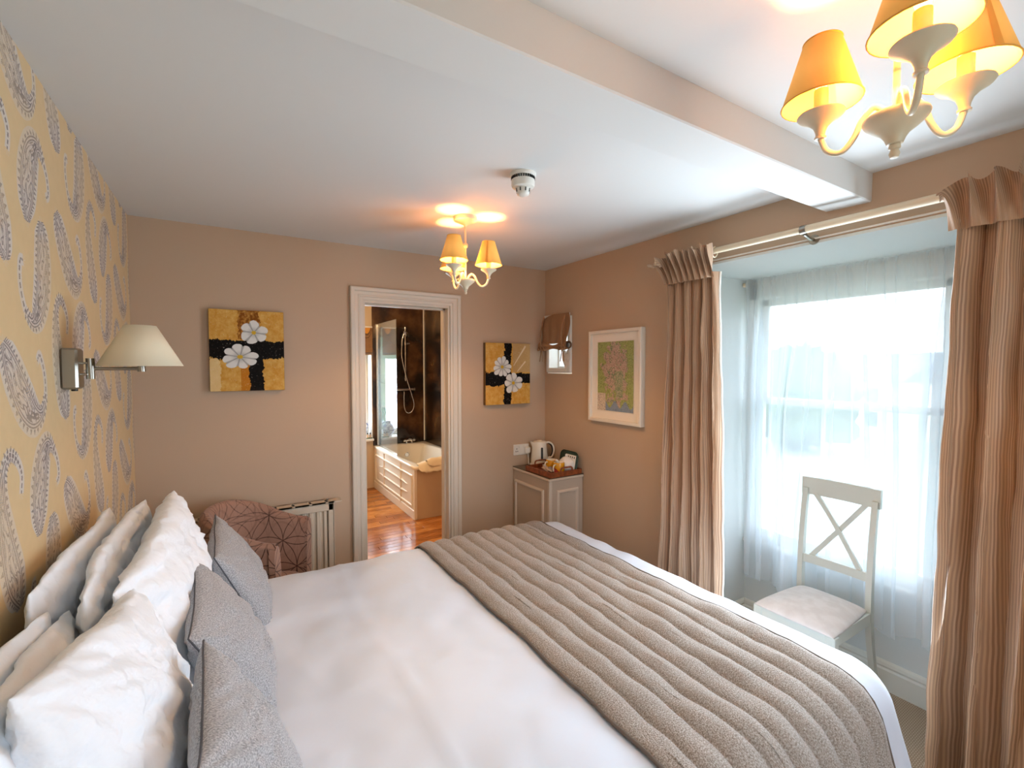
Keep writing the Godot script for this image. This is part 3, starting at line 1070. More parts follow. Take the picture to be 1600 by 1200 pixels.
func pillows() -> void:
	var L := [
		# foot, top, length, thickness, height, turn, crumple, label
		[Vector3(-0.345, 0.70, -1.72), Vector3(-0.355, 1.172, -1.72), 0.76, 0.10, 0.54, 0.0, 0.7, "white pillow against the wallpaper at the far side of the bed, rearmost"],
		[Vector3(-0.245, 0.70, -1.72), Vector3(-0.265, 1.168, -1.70), 0.76, 0.11, 0.54, 0.04, 0.8, "white pillow in the middle of the far stack of three"],
		[Vector3(-0.120, 0.70, -1.76), Vector3(-0.188, 1.158, -1.74), 0.84, 0.17, 0.56, 0.10, 1.1, "large crumpled white pillow at the front of the far stack, behind the grey cushions"],
		[Vector3(-0.345, 0.70, -1.02), Vector3(-0.356, 1.15, -1.04), 0.72, 0.10, 0.50, 0.0, 0.7, "white pillow against the wallpaper at the near side of the bed, rearmost"],
		[Vector3(-0.265, 0.70, -1.03), Vector3(-0.305, 1.14, -1.08), 0.74, 0.12, 0.50, 0.0, 0.8, "white pillow in the middle of the near stack of three"],
		[Vector3(-0.135, 0.70, -1.09), Vector3(-0.228, 1.160, -1.16), 0.56, 0.19, 0.53, 0.03, 0.9, "large bright white pillow at the front of the near stack"],
	]
	var i := 0
	for p in L:
		var t := thing("white_pillow", p[7], "pillow", Vector3.ZERO, 0.0, "white pillows at the head of the bed")
		put("pillowcase", pillow_shape(p[2], p[4], p[3], 3.7 * i + 1.0, p[6], 0.03 if i == 5 else -0.01, 0.0 if i == 5 else 0.055), mats.white_linen, t)
		lean(t, p[0], p[1], p[5])
		i += 1
	var G := [
		[Vector3(0.090, 0.735, -2.12), Vector3(-0.015, 0.97, -2.10), 0.05, "grey wool cushion farthest along the bed, its dark seam showing"],
		[Vector3(0.045, 0.735, -1.60), Vector3(-0.075, 0.985, -1.57), 0.0, "grey wool cushion in the middle of the three"],
		[Vector3(0.075, 0.735, -1.06), Vector3(-0.028, 0.99, -1.06), 0.02, "grey wool cushion nearest the front edge of the photo"],
	]
	for g in G:
		var t := thing("grey_cushion", g[3], "cushion", Vector3.ZERO, 0.0, "grey cushions leaning on the pillows")
		put("cover", pillow_shape(0.42, 0.40, 0.155, 9.1 * i, 0.5, 0.06, 0.0), mats.grey_wool, t)
		var seam := []
		for k in 64:
			var s := k / 16.0
			var e := fposmod(s, 1.0) * 2.0 - 1.0
			var p := [Vector2(e, 1), Vector2(1, -e), Vector2(-e, -1), Vector2(-1, e)][int(s)] as Vector2
			var x: float = p.x * 0.21 * (1.0 - 0.06 * (1.0 - p.y * p.y))
			var y: float = p.y * 0.20 * (1.0 - 0.072 * (1.0 - p.x * p.x))
			seam.append(Vector3(x, y + 0.012 * nz(x * 3.0, 9.1 * i), 0.02 * sin(x * 5.0 + 9.1 * i) * 0.5))
		put("piping", B.new().tube(seam, 0.0022, 6, true), mats.grey_piping, t)
		lean(t, g[0], g[1], g[2])
		i += 1

# ---------------------------------------------------------------- curtains
func curtain_body(t: Array, bt: Array, xt: float, xb: float, y1: float, y0: float, folds: float, amp: float, sd: float, thick: float) -> B:
	var f := curtain_point.bind(t, bt, xt, xb, y1, y0, folds, amp, sd)
	return B.new().grid(func(u, v): return f.call(u, v) + Vector3(thick, 0, 0), 150, 90, 22.0, 1.0)

func curtain_point(u: float, v: float, t: Array, bt: Array, xt: float, xb: float, y1: float, y0: float, folds: float, amp: float, sd: float) -> Vector3:
	var s: float = 1.0 - v                        # 0 at the foot, 1 at the top
	var ease := pow(v, 1.3)
	var ph: float = u * folds * TAU + 1.1 * nz(u * 3.0 + sd, v * 0.5, sd) + 0.5 * nz(u * 9.0, sd)
	var a := amp * (0.45 + 0.75 * ease) * (0.75 + 0.6 * nz(u * 4.0 + sd, v * 0.8, 3.0))
	var y := lerpf(y1, y0, v)
	var z := lerpf(lerpf(t[0], t[1], u), lerpf(bt[0], bt[1], u), ease)
	var w := sin(ph)
	w = signf(w) * pow(absf(w), 0.75)
	var x := lerpf(xt, lerpf(xb, minf(xb, 2.17), smoothstep(0.25, 0.7, u)), pow(v, 1.6)) - a * w + 0.008 * nz(u * 14.0, v * 5.0 + sd, 6.0)
	z += 0.35 * a * sin(ph * 2.0 + 0.6) + 0.006 * nz(u * 6.0, v * 7.0, sd)
	# diagonal buckles in the silk
	x += 0.010 * sin(v * 26.0 + u * 40.0 + sd) * maxf(0.0, nz(u * 5.0, v * 4.0, sd + 2.0))
	x += 0.009 * sin(u * folds * TAU * 3.3 + sd) * exp(-v * 14.0)
	if s < 0.05:
		x -= (0.05 - s) * 0.9 * (0.5 + nz(u * 8.0, sd))
		z += (0.05 - s) * 0.8 * nz(u * 8.0, sd, 5.0)
	return Vector3(x, y, z)

# the pale lining showing along one upright edge of a curtain
func edge_strip(t: Array, bt: Array, xt: float, xb: float, y1: float, y0: float, folds: float, amp: float, sd: float, at: float) -> B:
	var f := curtain_point.bind(t, bt, xt, xb, y1, y0, folds, amp, sd)
	var b := B.new()
	var s := 1.0 if at > 0.5 else -1.0
	b.grid(func(u, v):
		var p: Vector3 = f.call(at, v)
		var away := sin(u * PI * 0.9)
		return p + Vector3(0.002 + (0.030 if at < 0.5 else 0.010) * u, 0, s * 0.004 * away), 8, 90)
	return b

func heading(t: Array, xt: float, y: float, folds: float, sd: float) -> B:
	var b := B.new()
	b.grid(func(u, v):
		# up from the gathering tape, over, and partly flopping forward into the room
		var ph: float = u * folds * 1.7 * TAU + 1.3 * nz(u * 5.0, sd)
		var flop := 0.75 * smoothstep(0.0, 0.5, nz(u * 4.0 + sd, 2.0, sd)) 
		flop = maxf(flop, 0.9 - 0.9 * smoothstep(0.0, 0.10, u))
		var bend: float = 0.5 + 2.2 * flop
		var th: float = v * bend
		var len := 0.110
		var up: float = len * sin(th) / bend
		var out: float = len * (1.0 - cos(th)) / bend
		var a: float = 0.008 + 0.030 * sin(minf(v * 2.2, 1.9))
		var w := sin(ph)
		w = signf(w) * pow(absf(w), 0.7)
		var fine: float = 0.005 * sin(u * folds * TAU * 3.0 + sd) * (1.0 - 0.6 * v)
		return Vector3(xt - 0.054 + 0.022 * pow(1.0 - v, 4.0) - out - a * w + fine, y - 0.05 * pow(1.0 - v, 4.0) + up + 0.010 * v * sin(ph * 1.7 + sd), lerpf(t[0], t[1], u) + 0.014 * v * cos(ph) + (u - 0.5) * 0.02 * v), 170, 16, 22.0, 0.2)
	return b

func curtains() -> void:
	var y_rod := 2.272
	# the pole, its finial, brackets and rings
	var pole := thing("curtain_pole", "long cream wooden curtain pole above the window recess", "curtain pole")
	put("rod", B.new().tube([Vector3(2.150, y_rod, -1.835), Vector3(2.150, y_rod, -1.06)], 0.0150, 16), mats.cream_metal, pole)
	put("rod", B.new().tube([Vector3(2.150, y_rod, -1.058), Vector3(2.150, y_rod, 0.25)], 0.0168, 16), mats.cream_metal, pole)
	var fin := B.new()
	fin.xf = Transform3D(Basis(Vector3.RIGHT, -PI / 2), Vector3(2.150, y_rod, -1.83))
	fin.lathe([Vector2(0.012, 0), Vector2(0.014, 0.006), Vector2(0.020, 0.012), Vector2(0.025, 0.024), Vector2(0.024, 0.036), Vector2(0.014, 0.046), Vector2(0, 0.049)], 20)
	put("finial", fin, mats.cream_metal, pole)
	for z in [-1.80, -1.06, 0.1]:
		var bk := B.new()
		bk.tube([Vector3(XR, y_rod - 0.03, z), Vector3(2.2, y_rod - 0.03, z), Vector3(2.155, y_rod - 0.018, z)], 0.007, 8)
		bk.tube([Vector3(XR + 0.001, y_rod - 0.03, z), Vector3(XR - 0.006, y_rod - 0.03, z)], 0.022, 14)
		put("bracket", bk, mats.nickel if z == -1.06 else mats.cream_metal, pole)
	var col := B.new().tube([Vector3(2.150, y_rod, -1.072), Vector3(2.150, y_rod, -1.048)], 0.019, 16)
	put("collar", col, mats.nickel, pole)
	struct("trim_2", B.new().span(Vector3(XR - 0.010, 2.243, -1.80), Vector3(XR + 0.002, 2.250, 0.2), 0.002), mats.white_paint)
	var order := ["first", "second", "third", "fourth", "fifth", "sixth", "seventh"]
	var ring_at := func(zs: Array, label: String) -> void:
		for q in zs.size():
			var z: float = zs[q]
			var c := []
			for k in 20:
				c.append(Vector3(2.150 + 0.0255 * cos(k * TAU / 20), y_rod - 0.006 + 0.0255 * sin(k * TAU / 20), z + 0.004 * sin(k * TAU / 20 + z * 30.0)))
			tag(put("curtain_ring", B.new().tube(c, 0.0036, 8, true), mats.cream_metal), label % order[q], "curtain ring", "rings on the curtain pole")
	ring_at.call([-1.755, -1.69, -1.62, -1.55, -1.49], "cream ring above the far curtain, %s from the pole's finial")
	ring_at.call([-0.560, -0.545, -0.490, -0.440, -0.415, -0.395], "cream ring above the near curtain, %s from its left edge")
	# far curtain
	var c1 := thing("striped_curtain", "far striped taupe silk curtain, hanging between the map and the window", "curtain", Vector3.ZERO, 0.0, "silk curtains of the bedroom window")
	var ta := [-1.775, -1.475]
	put("drop", curtain_body(ta, [-1.825, -1.385], 2.150, 2.165, 2.165, 0.012, 5.5, 0.058, 1.0, 0.0), mats.curtain_silk, c1)
	put("lining", edge_strip(ta, [-1.825, -1.385], 2.150, 2.165, 2.165, 0.02, 5.5, 0.058, 1.0, 1.0), mats.curtain_lining, c1)
	put("heading", heading([-1.785, -1.465], 2.150, 2.185, 5.5, 1.0), mats.curtain_silk, c1)
	# near curtain
	var c2 := thing("striped_curtain", "near striped brown silk curtain, gathered at the right edge of the photo", "curtain", Vector3.ZERO, 0.0, "silk curtains of the bedroom window")
	var tb := [-0.565, -0.10]
	put("drop", curtain_body(tb, [-0.665, -0.06], 2.150, 2.42, 2.175, 0.012, 5.0, 0.092, 6.0, 0.0), mats.curtain_silk, c2)
	put("lining", edge_strip(tb, [-0.665, -0.06], 2.150, 2.42, 2.175, 0.02, 5.0, 0.092, 6.0, 0.0), mats.curtain_lining, c2)
	put("heading", heading([-0.575, -0.09], 2.150, 2.192, 5.0, 6.0), mats.curtain_silk, c2)
	# net on its own thin rod inside the recess
	var net := thing("net_curtain", "sheer white net curtain across the bedroom window", "net curtain")
	var nr := B.new().tube([Vector3(2.815, 2.192, WZ0 + 0.002), Vector3(2.815, 2.192, WZ1 - 0.002)], 0.004, 10)
	var rod := put("net_rod", nr, mats.cream_metal, net)
	var kn := B.new()
	kn.xf = Transform3D(Basis(Vector3.RIGHT, PI / 2), Vector3(2.815, 2.192, WZ0 + 0.004))
	kn.lathe([Vector2(0.013, 0), Vector2(0.013, 0.012), Vector2(0.009, 0.018), Vector2(0.006, 0.018)], 14)
	put("rod_end", kn, mats.cream_metal, rod)
	var nb := B.new()
	nb.grid(func(u, v):
		var z := lerpf(WZ0 + 0.02, -0.60, u)
		var y := lerpf(2.222, 0.345, v)
		var ph: float = u * 8.0 * TAU + 3.2 * nz(u * 4.0, v * 0.35, 3.0)
		var fine: float = sin(u * 42.0 * TAU + 3.0 * nz(u * 9.0, 1.0)) * 0.006 * exp(-v * 9.0)
		var grow := smoothstep(0.0, 0.25, v)
		var a := 0.004 + 0.020 * grow * (0.8 + 0.8 * nz(u * 7.0, 4.0, v * 0.4))
		var x: float = 2.815 - 0.013 * exp(-pow((y - 2.192) / 0.025, 2)) + a * sin(ph) + fine
		z += (0.006 + 0.030 * grow * (0.7 + 0.8 * nz(u * 5.0, 12.0))) * sin(ph * 2.0 + 0.5)
		var away := smoothstep(2.1, 1.3, y)
		# the folds that fall in front of the chair's back
		x -= 0.130 * away * exp(-pow((z + 1.405) / 0.062, 2))
		y -= 0.05 * smoothstep(0.9, 1.0, v) * nz(u * 4.0, 9.0) + 0.05 * smoothstep(0.94, 1.0, v) * smoothstep(0.85, 0.95, u)
		return Vector3(x, y, z), 240, 60, 1.0, 1.0)
	put("voile", nb, mats.net_voile, net)
	# roman blind tied up over the small window
	var rb := thing("roman_blind", "small brown roman blind tied up over the little corner window", "blind")
	var bb := B.new()
	bb.grid(func(u, v):
		var z := lerpf(-3.078, -2.745, u)
		var y := lerpf(2.085, 1.855, v)
		y -= 0.028 * pow(2.0 * u - 1.0, 2) * (1.0 - v) * (1.0 if u < 0.5 else 0.0)
		return Vector3(XR - 0.032 - 0.010 * sin(v * 5.0 + u * 3.0) - 0.006 * sin(u * 22.0) * v - 0.022 * v * v, y, z), 40, 20)
	bb.grid(func(u, v):
		var z := lerpf(-3.085, -2.735, u)
		var r := 0.026 + 0.006 * sin(u * 9.0 + 1.0) + 0.006 * cos(u * TAU)
		return Vector3(XR - 0.045 + r * cos(v * TAU), 1.842 - 0.012 * sin(u * PI) + r * sin(v * TAU), z), 30, 14)
	put("cloth", bb, mats.roman_cloth, rb)
	put("batten", B.new().span(Vector3(XR - 0.028, 2.062, -3.075), Vector3(XR - 0.019, 2.086, -2.75), 0.003), mats.white_paint, rb)
	for z in [-3.045, -2.775]:
		var bow := B.new()
		bow.tube(curve([Vector3(XR - 0.05, 2.07, z), Vector3(XR - 0.085, 1.95, z), Vector3(XR - 0.082, 1.85, z), Vector3(XR - 0.06, 1.81, z)], 6), 0.006, 6)
		for k in [-1.0, 1.0]:
			bow.tube(curve([Vector3(XR - 0.078, 1.822, z), Vector3(XR - 0.085, 1.835, z + k * 0.025), Vector3(XR - 0.08, 1.805, z + k * 0.042), Vector3(XR - 0.078, 1.818, z)], 5), 0.005, 6)
			bow.tube(curve([Vector3(XR - 0.078, 1.82, z), Vector3(XR - 0.075, 1.77, z + k * 0.012), Vector3(XR - 0.078, 1.715, z + k * 0.022)], 5), 0.004, 6)
		put("tie", bow, mats.roman_cloth, rb)
	# pale hanging heart with dark specks in the little window
	var ht := thing("hanging_heart", "pale speckled heart ornament hanging in the little corner window", "ornament", Vector3(XR - 0.014, 1.735, -2.80))
	var hp := PackedVector2Array()
	for k in 40:
		var a := k * TAU / 40
		hp.append(Vector2(0.052 * pow(sin(a), 3) * 0.95, (0.052 * cos(a) - 0.020 * cos(2 * a) - 0.008 * cos(3 * a) - 0.004 * cos(4 * a)) * 1.45))
	var hb := B.new()
	hb.xf = Transform3D(Basis(Vector3(0, 0, 1), Vector3(0, 1, 0), Vector3(-1, 0, 0)), Vector3(0.005, 0, 0))
	hb.ext(hp, 0.012, true)
	put("heart", hb, mats.porcelain, ht)
	for q in [[0.015, 0.045], [-0.02, 0.02], [0.005, -0.005], [0.02, -0.02], [-0.008, -0.045]]:
		var sp := B.new()
		sp.xf = Transform3D(Basis(Vector3.FORWARD, PI / 2), Vector3(-0.007, q[1], q[0]))
		sp.lathe([Vector2(0.006, -0.001), Vector2(0.006, 0.001), Vector2(0, 0.0016)], 10)
		put("speck", sp, mats.dark_slot, ht)
	put("string", B.new().tube([Vector3(0, 0.06, 0), Vector3(-0.002, 0.10, 0.001), Vector3(-0.004, 0.125, 0)], 0.0012, 5), mats.cord_white, ht)

# ---------------------------------------------------------------- cross-back chair
func window_chair() -> void:
	var t := thing("dining_chair", "off-white cross-back chair with a pale suede seat, before the window", "chair", Vector3(0, 0, -1.150))
	var P: Material = mats.chair_paint
	var post := [Vector3(2.832, 0, 0.026), Vector3(2.775, 0.16, 0.030), Vector3(2.735, 0.33, 0.034), Vector3(2.722, 0.47, 0.036), Vector3(2.722, 0.62, 0.032), Vector3(2.734, 0.80, 0.028), Vector3(2.756, 0.97, 0.026), Vector3(2.762, 1.0, 0.024)]
	var c := curve(post, 5)
	for s in [-1, 1]:
		var poly := PackedVector2Array()
		for p in c:
			poly.append(Vector2(p.x - p.z / 2, p.y))
		c.reverse()
		for p in c:
			poly.append(Vector2(p.x + p.z / 2, p.y))
		c.reverse()
		var b := B.new()
		b.xf.origin.z = s * 0.163 - 0.013
		b.ext(poly, 0.026, true)
		put("leg", b, P, t)
		var f := B.new()
		f.box(Vector3(2.325, 0.42, s * 0.168), Vector3(0.042, 0.06, 0.042), 0.003)
		f.xf = Transform3D(Basis.IDENTITY, Vector3(2.325, 0, s * 0.168))
		f.ext_taper(0.0, 0.39, 0.013, 0.020)
		f.xf = Transform3D.IDENTITY
		for k in 3:
			f.span(Vector3(2.3035, 0.05, s * 0.168 - 0.012 + k * 0.009), Vector3(2.306, 0.44, s * 0.168 - 0.007 + k * 0.009))
		put("leg", f, P, t)
		put("side_rail", B.new().box(Vector3(2.525, 0.418, s * 0.164), Vector3(0.38, 0.062, 0.020), 0.003), P, t)
	put("front_rail", B.new().box(Vector3(2.318, 0.418, 0), Vector3(0.020, 0.062, 0.30), 0.003), P, t)
	put("rear_rail", B.new().box(Vector3(2.722, 0.418, 0), Vector3(0.020, 0.062, 0.31), 0.003), P, t)
	# back: bowed head rail, lower rail, the cross
	var rail := func(y0: float, y1: float, w: float, bow: float, th: float) -> B:
		var b := B.new()
		b.grid(func(u, v):
			var k: float = u * 2.0 - 1.0
			var ring := [Vector2(0, 0), Vector2(0, 1), Vector2(1, 1), Vector2(1, 0), Vector2(0, 0)]
			var q: Vector2 = ring[int(round(v * 4.0))]
			var y := lerpf(y0, y1, q.y)
			var x0 := 2.722 + 0.045 * smoothstep(0.6, 1.02, y)
			return Vector3(x0 - th / 2 + th * q.x + bow * (1.0 - k * k), y, k * w), 16, 4, 1.0, 1.0, -1)
		for s in [0.0, 1.0]:
			var k: float = s * 2.0 - 1.0
			var f := []
			for q in [Vector2(0, 0), Vector2(0, 1), Vector2(1, 1), Vector2(1, 0)]:
				var y := lerpf(y0, y1, q.y)
				f.append(Vector3(2.722 + 0.045 * smoothstep(0.6, 1.02, y) - th / 2 + th * q.x, y, k * w))
			b.face(f, Vector3(0, 0, k))
		return b
	put("head_rail", rail.call(0.965, 1.060, 0.184, 0.022, 0.022), P, t)
	put("lower_rail", rail.call(0.595, 0.640, 0.152, 0.010, 0.018), P, t)
	for s in [-1.0, 1.0]:
		var pts := []
		for k in 9:
			var f := k / 8.0
			var y := lerpf(0.632, 0.972, f)
			pts.append(Vector3(2.722 + 0.045 * smoothstep(0.6, 1.02, y) + 0.016 * sin(f * PI) + 0.008 + s * 0.002, y, s * lerpf(-0.118, 0.118, f)))
		var b := B.new()
		for k in 8:
			var a: Vector3 = pts[k]
			var e: Vector3 = pts[k + 1]
			var d := (e - a).normalized()
			var wd := Vector3(1, 0, 0).cross(d).normalized() * 0.0115
			var th := d.cross(wd).normalized() * 0.006
			b.quad(a - wd - th, a + wd - th, e + wd - th, e - wd - th)
			b.quad(a - wd + th, e - wd + th, e + wd + th, a + wd + th)
			b.quad(a - wd - th, e - wd - th, e - wd + th, a - wd + th)
			b.quad(a + wd - th, a + wd + th, e + wd + th, e + wd - th)
		put("cross_slat", b, P, t)
	# the padded seat
	var pad := B.new()
	for side in [1.0, -1.0]:
		pad.grid(func(u, v):
			var p: float = (u * 2.0 - 1.0) * side
			var q: float = v * 2.0 - 1.0
			p = signf(p) * (1.0 - pow(1.0 - absf(p), 1.6))
			q = signf(q) * (1.0 - pow(1.0 - absf(q), 1.6))
			var hw := lerpf(0.190, 0.163, (q + 1) / 2)
			var rr := 1.0 - 0.035 * pow(absf(p * q), 3.0)
			var e := pow(maxf(0.0, (1 - pow(absf(p), 4)) * (1 - pow(absf(q), 4))), 0.5)
			return Vector3(lerpf(2.296, 2.722, (q * rr + 1) / 2), 0.452 + (0.030 if side > 0 else -0.004) * e + (0.012 * (1 - p * p) * (1 - q * q) if side > 0 else 0.0), p * hw * rr), 30, 30)
	put("seat", pad, mats.suede_seat, t)

# ---------------------------------------------------------------- ceiling
func chandelier(at: Vector3, turn: float, label: String, power: float) -> void:
	var t := thing("chandelier", label, "chandelier", at, turn, "three-armed chandeliers")
	var C: Material = mats.cream_metal
	put("ceiling_rose", B.new().lathe([Vector2(0, -0.052), Vector2(0.007, -0.05), Vector2(0.010, -0.042), Vector2(0.032, -0.032), Vector2(0.050, -0.024), Vector2(0.060, -0.020), Vector2(0.062, -0.014), Vector2(0.060, 0.0)], 28), C, t)
	put("stem", B.new().tube([Vector3(0, -0.04, 0), Vector3(0, -0.335, 0)], 0.0055, 10), C, t)
	put("joint", B.new().lathe([Vector2(0, -0.163), Vector2(0.010, -0.158), Vector2(0.014, -0.148), Vector2(0.011, -0.138), Vector2(0, -0.133)], 16), C, t)
	put("bowl", B.new().lathe([Vector2(0, -0.380), Vector2(0.012, -0.376), Vector2(0.016, -0.366), Vector2(0.022, -0.357), Vector2(0.034, -0.348), Vector2(0.047, -0.336), Vector2(0.050, -0.329), Vector2(0.049, -0.326), Vector2(0.030, -0.330), Vector2(0, -0.332)], 28), C, t)
	put("finial", B.new().lathe([Vector2(0, -0.402), Vector2(0.006, -0.400), Vector2(0.0085, -0.393), Vector2(0.006, -0.386), Vector2(0.009, -0.384), Vector2(0.009, -0.378), Vector2(0, -0.376)], 14), C, t)
	var R := 0.122
	for k in 3:
		var a := deg_to_rad([94.0, -33.0, -147.0][k])
		var d := Vector3(cos(a), 0, -sin(a))
		var arm := curve([d * 0.012 + Vector3(0, -0.333, 0), d * 0.016 + Vector3(0, -0.312, 0), d * 0.032 + Vector3(0, -0.297, 0), d * 0.050 + Vector3(0, -0.310, 0), d * 0.064 + Vector3(0, -0.340, 0), d * 0.085 + Vector3(0, -0.360, 0), d * 0.109 + Vector3(0, -0.348, 0), d * R + Vector3(0, -0.318, 0)], 6)
		var am := put("arm", B.new().tube(arm, 0.0055, 10), C, t)
		var cup := B.new()
		cup.xf.origin = d * R
		cup.lathe([Vector2(0, -0.321), Vector2(0.010, -0.320), Vector2(0.0105, -0.316), Vector2(0.008, -0.314), Vector2(0.009, -0.306), Vector2(0.013, -0.296), Vector2(0.023, -0.286), Vector2(0.038, -0.277), Vector2(0.042, -0.272), Vector2(0.041, -0.270), Vector2(0.024, -0.277), Vector2(0, -0.280)], 26)
		put("cup", cup, C, am)
		var can := B.new()
		can.xf.origin = d * R
		can.lathe([Vector2(0.0125, -0.279), Vector2(0.0125, -0.222), Vector2(0, -0.222)], 16)
		put("candle_tube", can, mats.candle_sleeve, am)
		var bulb := B.new()
		bulb.xf.origin = d * R
		bulb.lathe([Vector2(0, -0.2215), Vector2(0.009, -0.2205), Vector2(0.013, -0.205), Vector2(0.017, -0.185), Vector2(0.015, -0.168), Vector2(0.007, -0.152), Vector2(0, -0.146)], 16)
		put("bulb", bulb, mats.lamp_bulb_glow, am)
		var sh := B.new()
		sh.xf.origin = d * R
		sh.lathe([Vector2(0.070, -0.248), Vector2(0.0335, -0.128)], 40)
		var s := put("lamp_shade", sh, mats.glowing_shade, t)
		var seam := B.new()
		seam.xf = Transform3D(Basis(Vector3.UP, 1.9 + k * 2.2), d * R)
		seam.lathe([Vector2(0.0706, -0.248), Vector2(0.0341, -0.128)], 3, 0.0, 0.20)
		put("seam", seam, mats.shade_seam, s)
		for q in [[0.070, -0.248], [0.0335, -0.128]]:
			var ring := []
			for j in 32:
				ring.append(d * R + Vector3(q[0] * cos(j * TAU / 32), q[1], q[0] * sin(j * TAU / 32)))
			put("rim", B.new().tube(ring, 0.0016, 6, true), mats.shade_seam, s)
		var l := OmniLight3D.new()
		l.name = "bulb_light"
		l.position = d * R + Vector3(0, -0.208, 0)
		l.light_color = Color(1.0, 0.76, 0.45)
		l.light_energy = power
		l.light_size = 0.012
		l.omni_range = 9.0
		l.omni_attenuation = 2.0
		l.shadow_enabled = true
		t.add_child(l, true)

	# the glow that the three shades give together
	var g := OmniLight3D.new()
	g.name = "shade_glow_light"
	g.position = Vector3(0, -0.245, 0)
	g.light_color = Color(1.0, 0.64, 0.30)
	g.light_energy = power * 0.45
	g.light_size = 0.06
	g.omni_range = 9.0
	g.omni_attenuation = 2.0
	g.shadow_enabled = true
	t.add_child(g, true)

func ceiling_things() -> void:
	chandelier(Vector3(1.045, H, -0.362), 0.0, "near three-armed cream chandelier with glowing yellow shades, before the beam", 0.23)
	chandelier(Vector3(1.085, H, -2.215), deg_to_rad(3.0), "far three-armed cream chandelier, hanging before the doorway wall", 0.26)
	var s := thing("smoke_detector", "round white smoke detector on the ceiling between the two chandeliers", "smoke detector", Vector3(1.045, H, -1.60))
	put("base", B.new().lathe([Vector2(0.050, -0.014), Vector2(0.053, -0.010), Vector2(0.053, 0.0)], 36), mats.plastic, s)
	put("body", B.new().lathe([Vector2(0.030, -0.058), Vector2(0.044, -0.054), Vector2(0.0475, -0.046), Vector2(0.0475, -0.026), Vector2(0.043, -0.025), Vector2(0.043, -0.015), Vector2(0.050, -0.014)], 36), mats.plastic, s)
	put("sensor_cap", B.new().lathe([Vector2(0, -0.088), Vector2(0.018, -0.087), Vector2(0.024, -0.083), Vector2(0.026, -0.076), Vector2(0.029, -0.056)], 28), mats.plastic, s)
	for k in 30:
		var a := k * TAU / 30
		var b := B.new()
		b.xf = Transform3D(Basis(Vector3.UP, -a), Vector3(cos(a), 0, sin(a)) * 0.0455 + Vector3(0, -0.020, 0))
		b.box(Vector3.ZERO, Vector3(0.007, 0.010, 0.004))
		put("slot", b, mats.dark_slot, s)
	for k in 8:
		var a := k * TAU / 8 + 0.2
		var b := B.new()
		b.xf = Transform3D(Basis(Vector3.UP, -a), Vector3(cos(a), 0, sin(a)) * 0.0272 + Vector3(0, -0.067, 0))
		b.box(Vector3.ZERO, Vector3(0.004, 0.013, 0.004))
		put("slot", b, mats.dark_slot, s)

# ---------------------------------------------------------------- pictures, radiator, wall lamp
func canvas(at: Vector3, w: float, h: float, m: Material, label: String) -> void:
	var t := thing("flower_canvas", label, "picture", at)
	put("stretcher", B.new().box(Vector3(0, 0, 0.017), Vector3(w, h, 0.034), 0.002), mats.canvas_side, t)
	put("painting", B.new().sheet(Vector3(-w / 2 + 0.001, h / 2 - 0.001, 0.0345), Vector3(w - 0.002, 0, 0), Vector3(0, -h + 0.002, 0)), m, t)

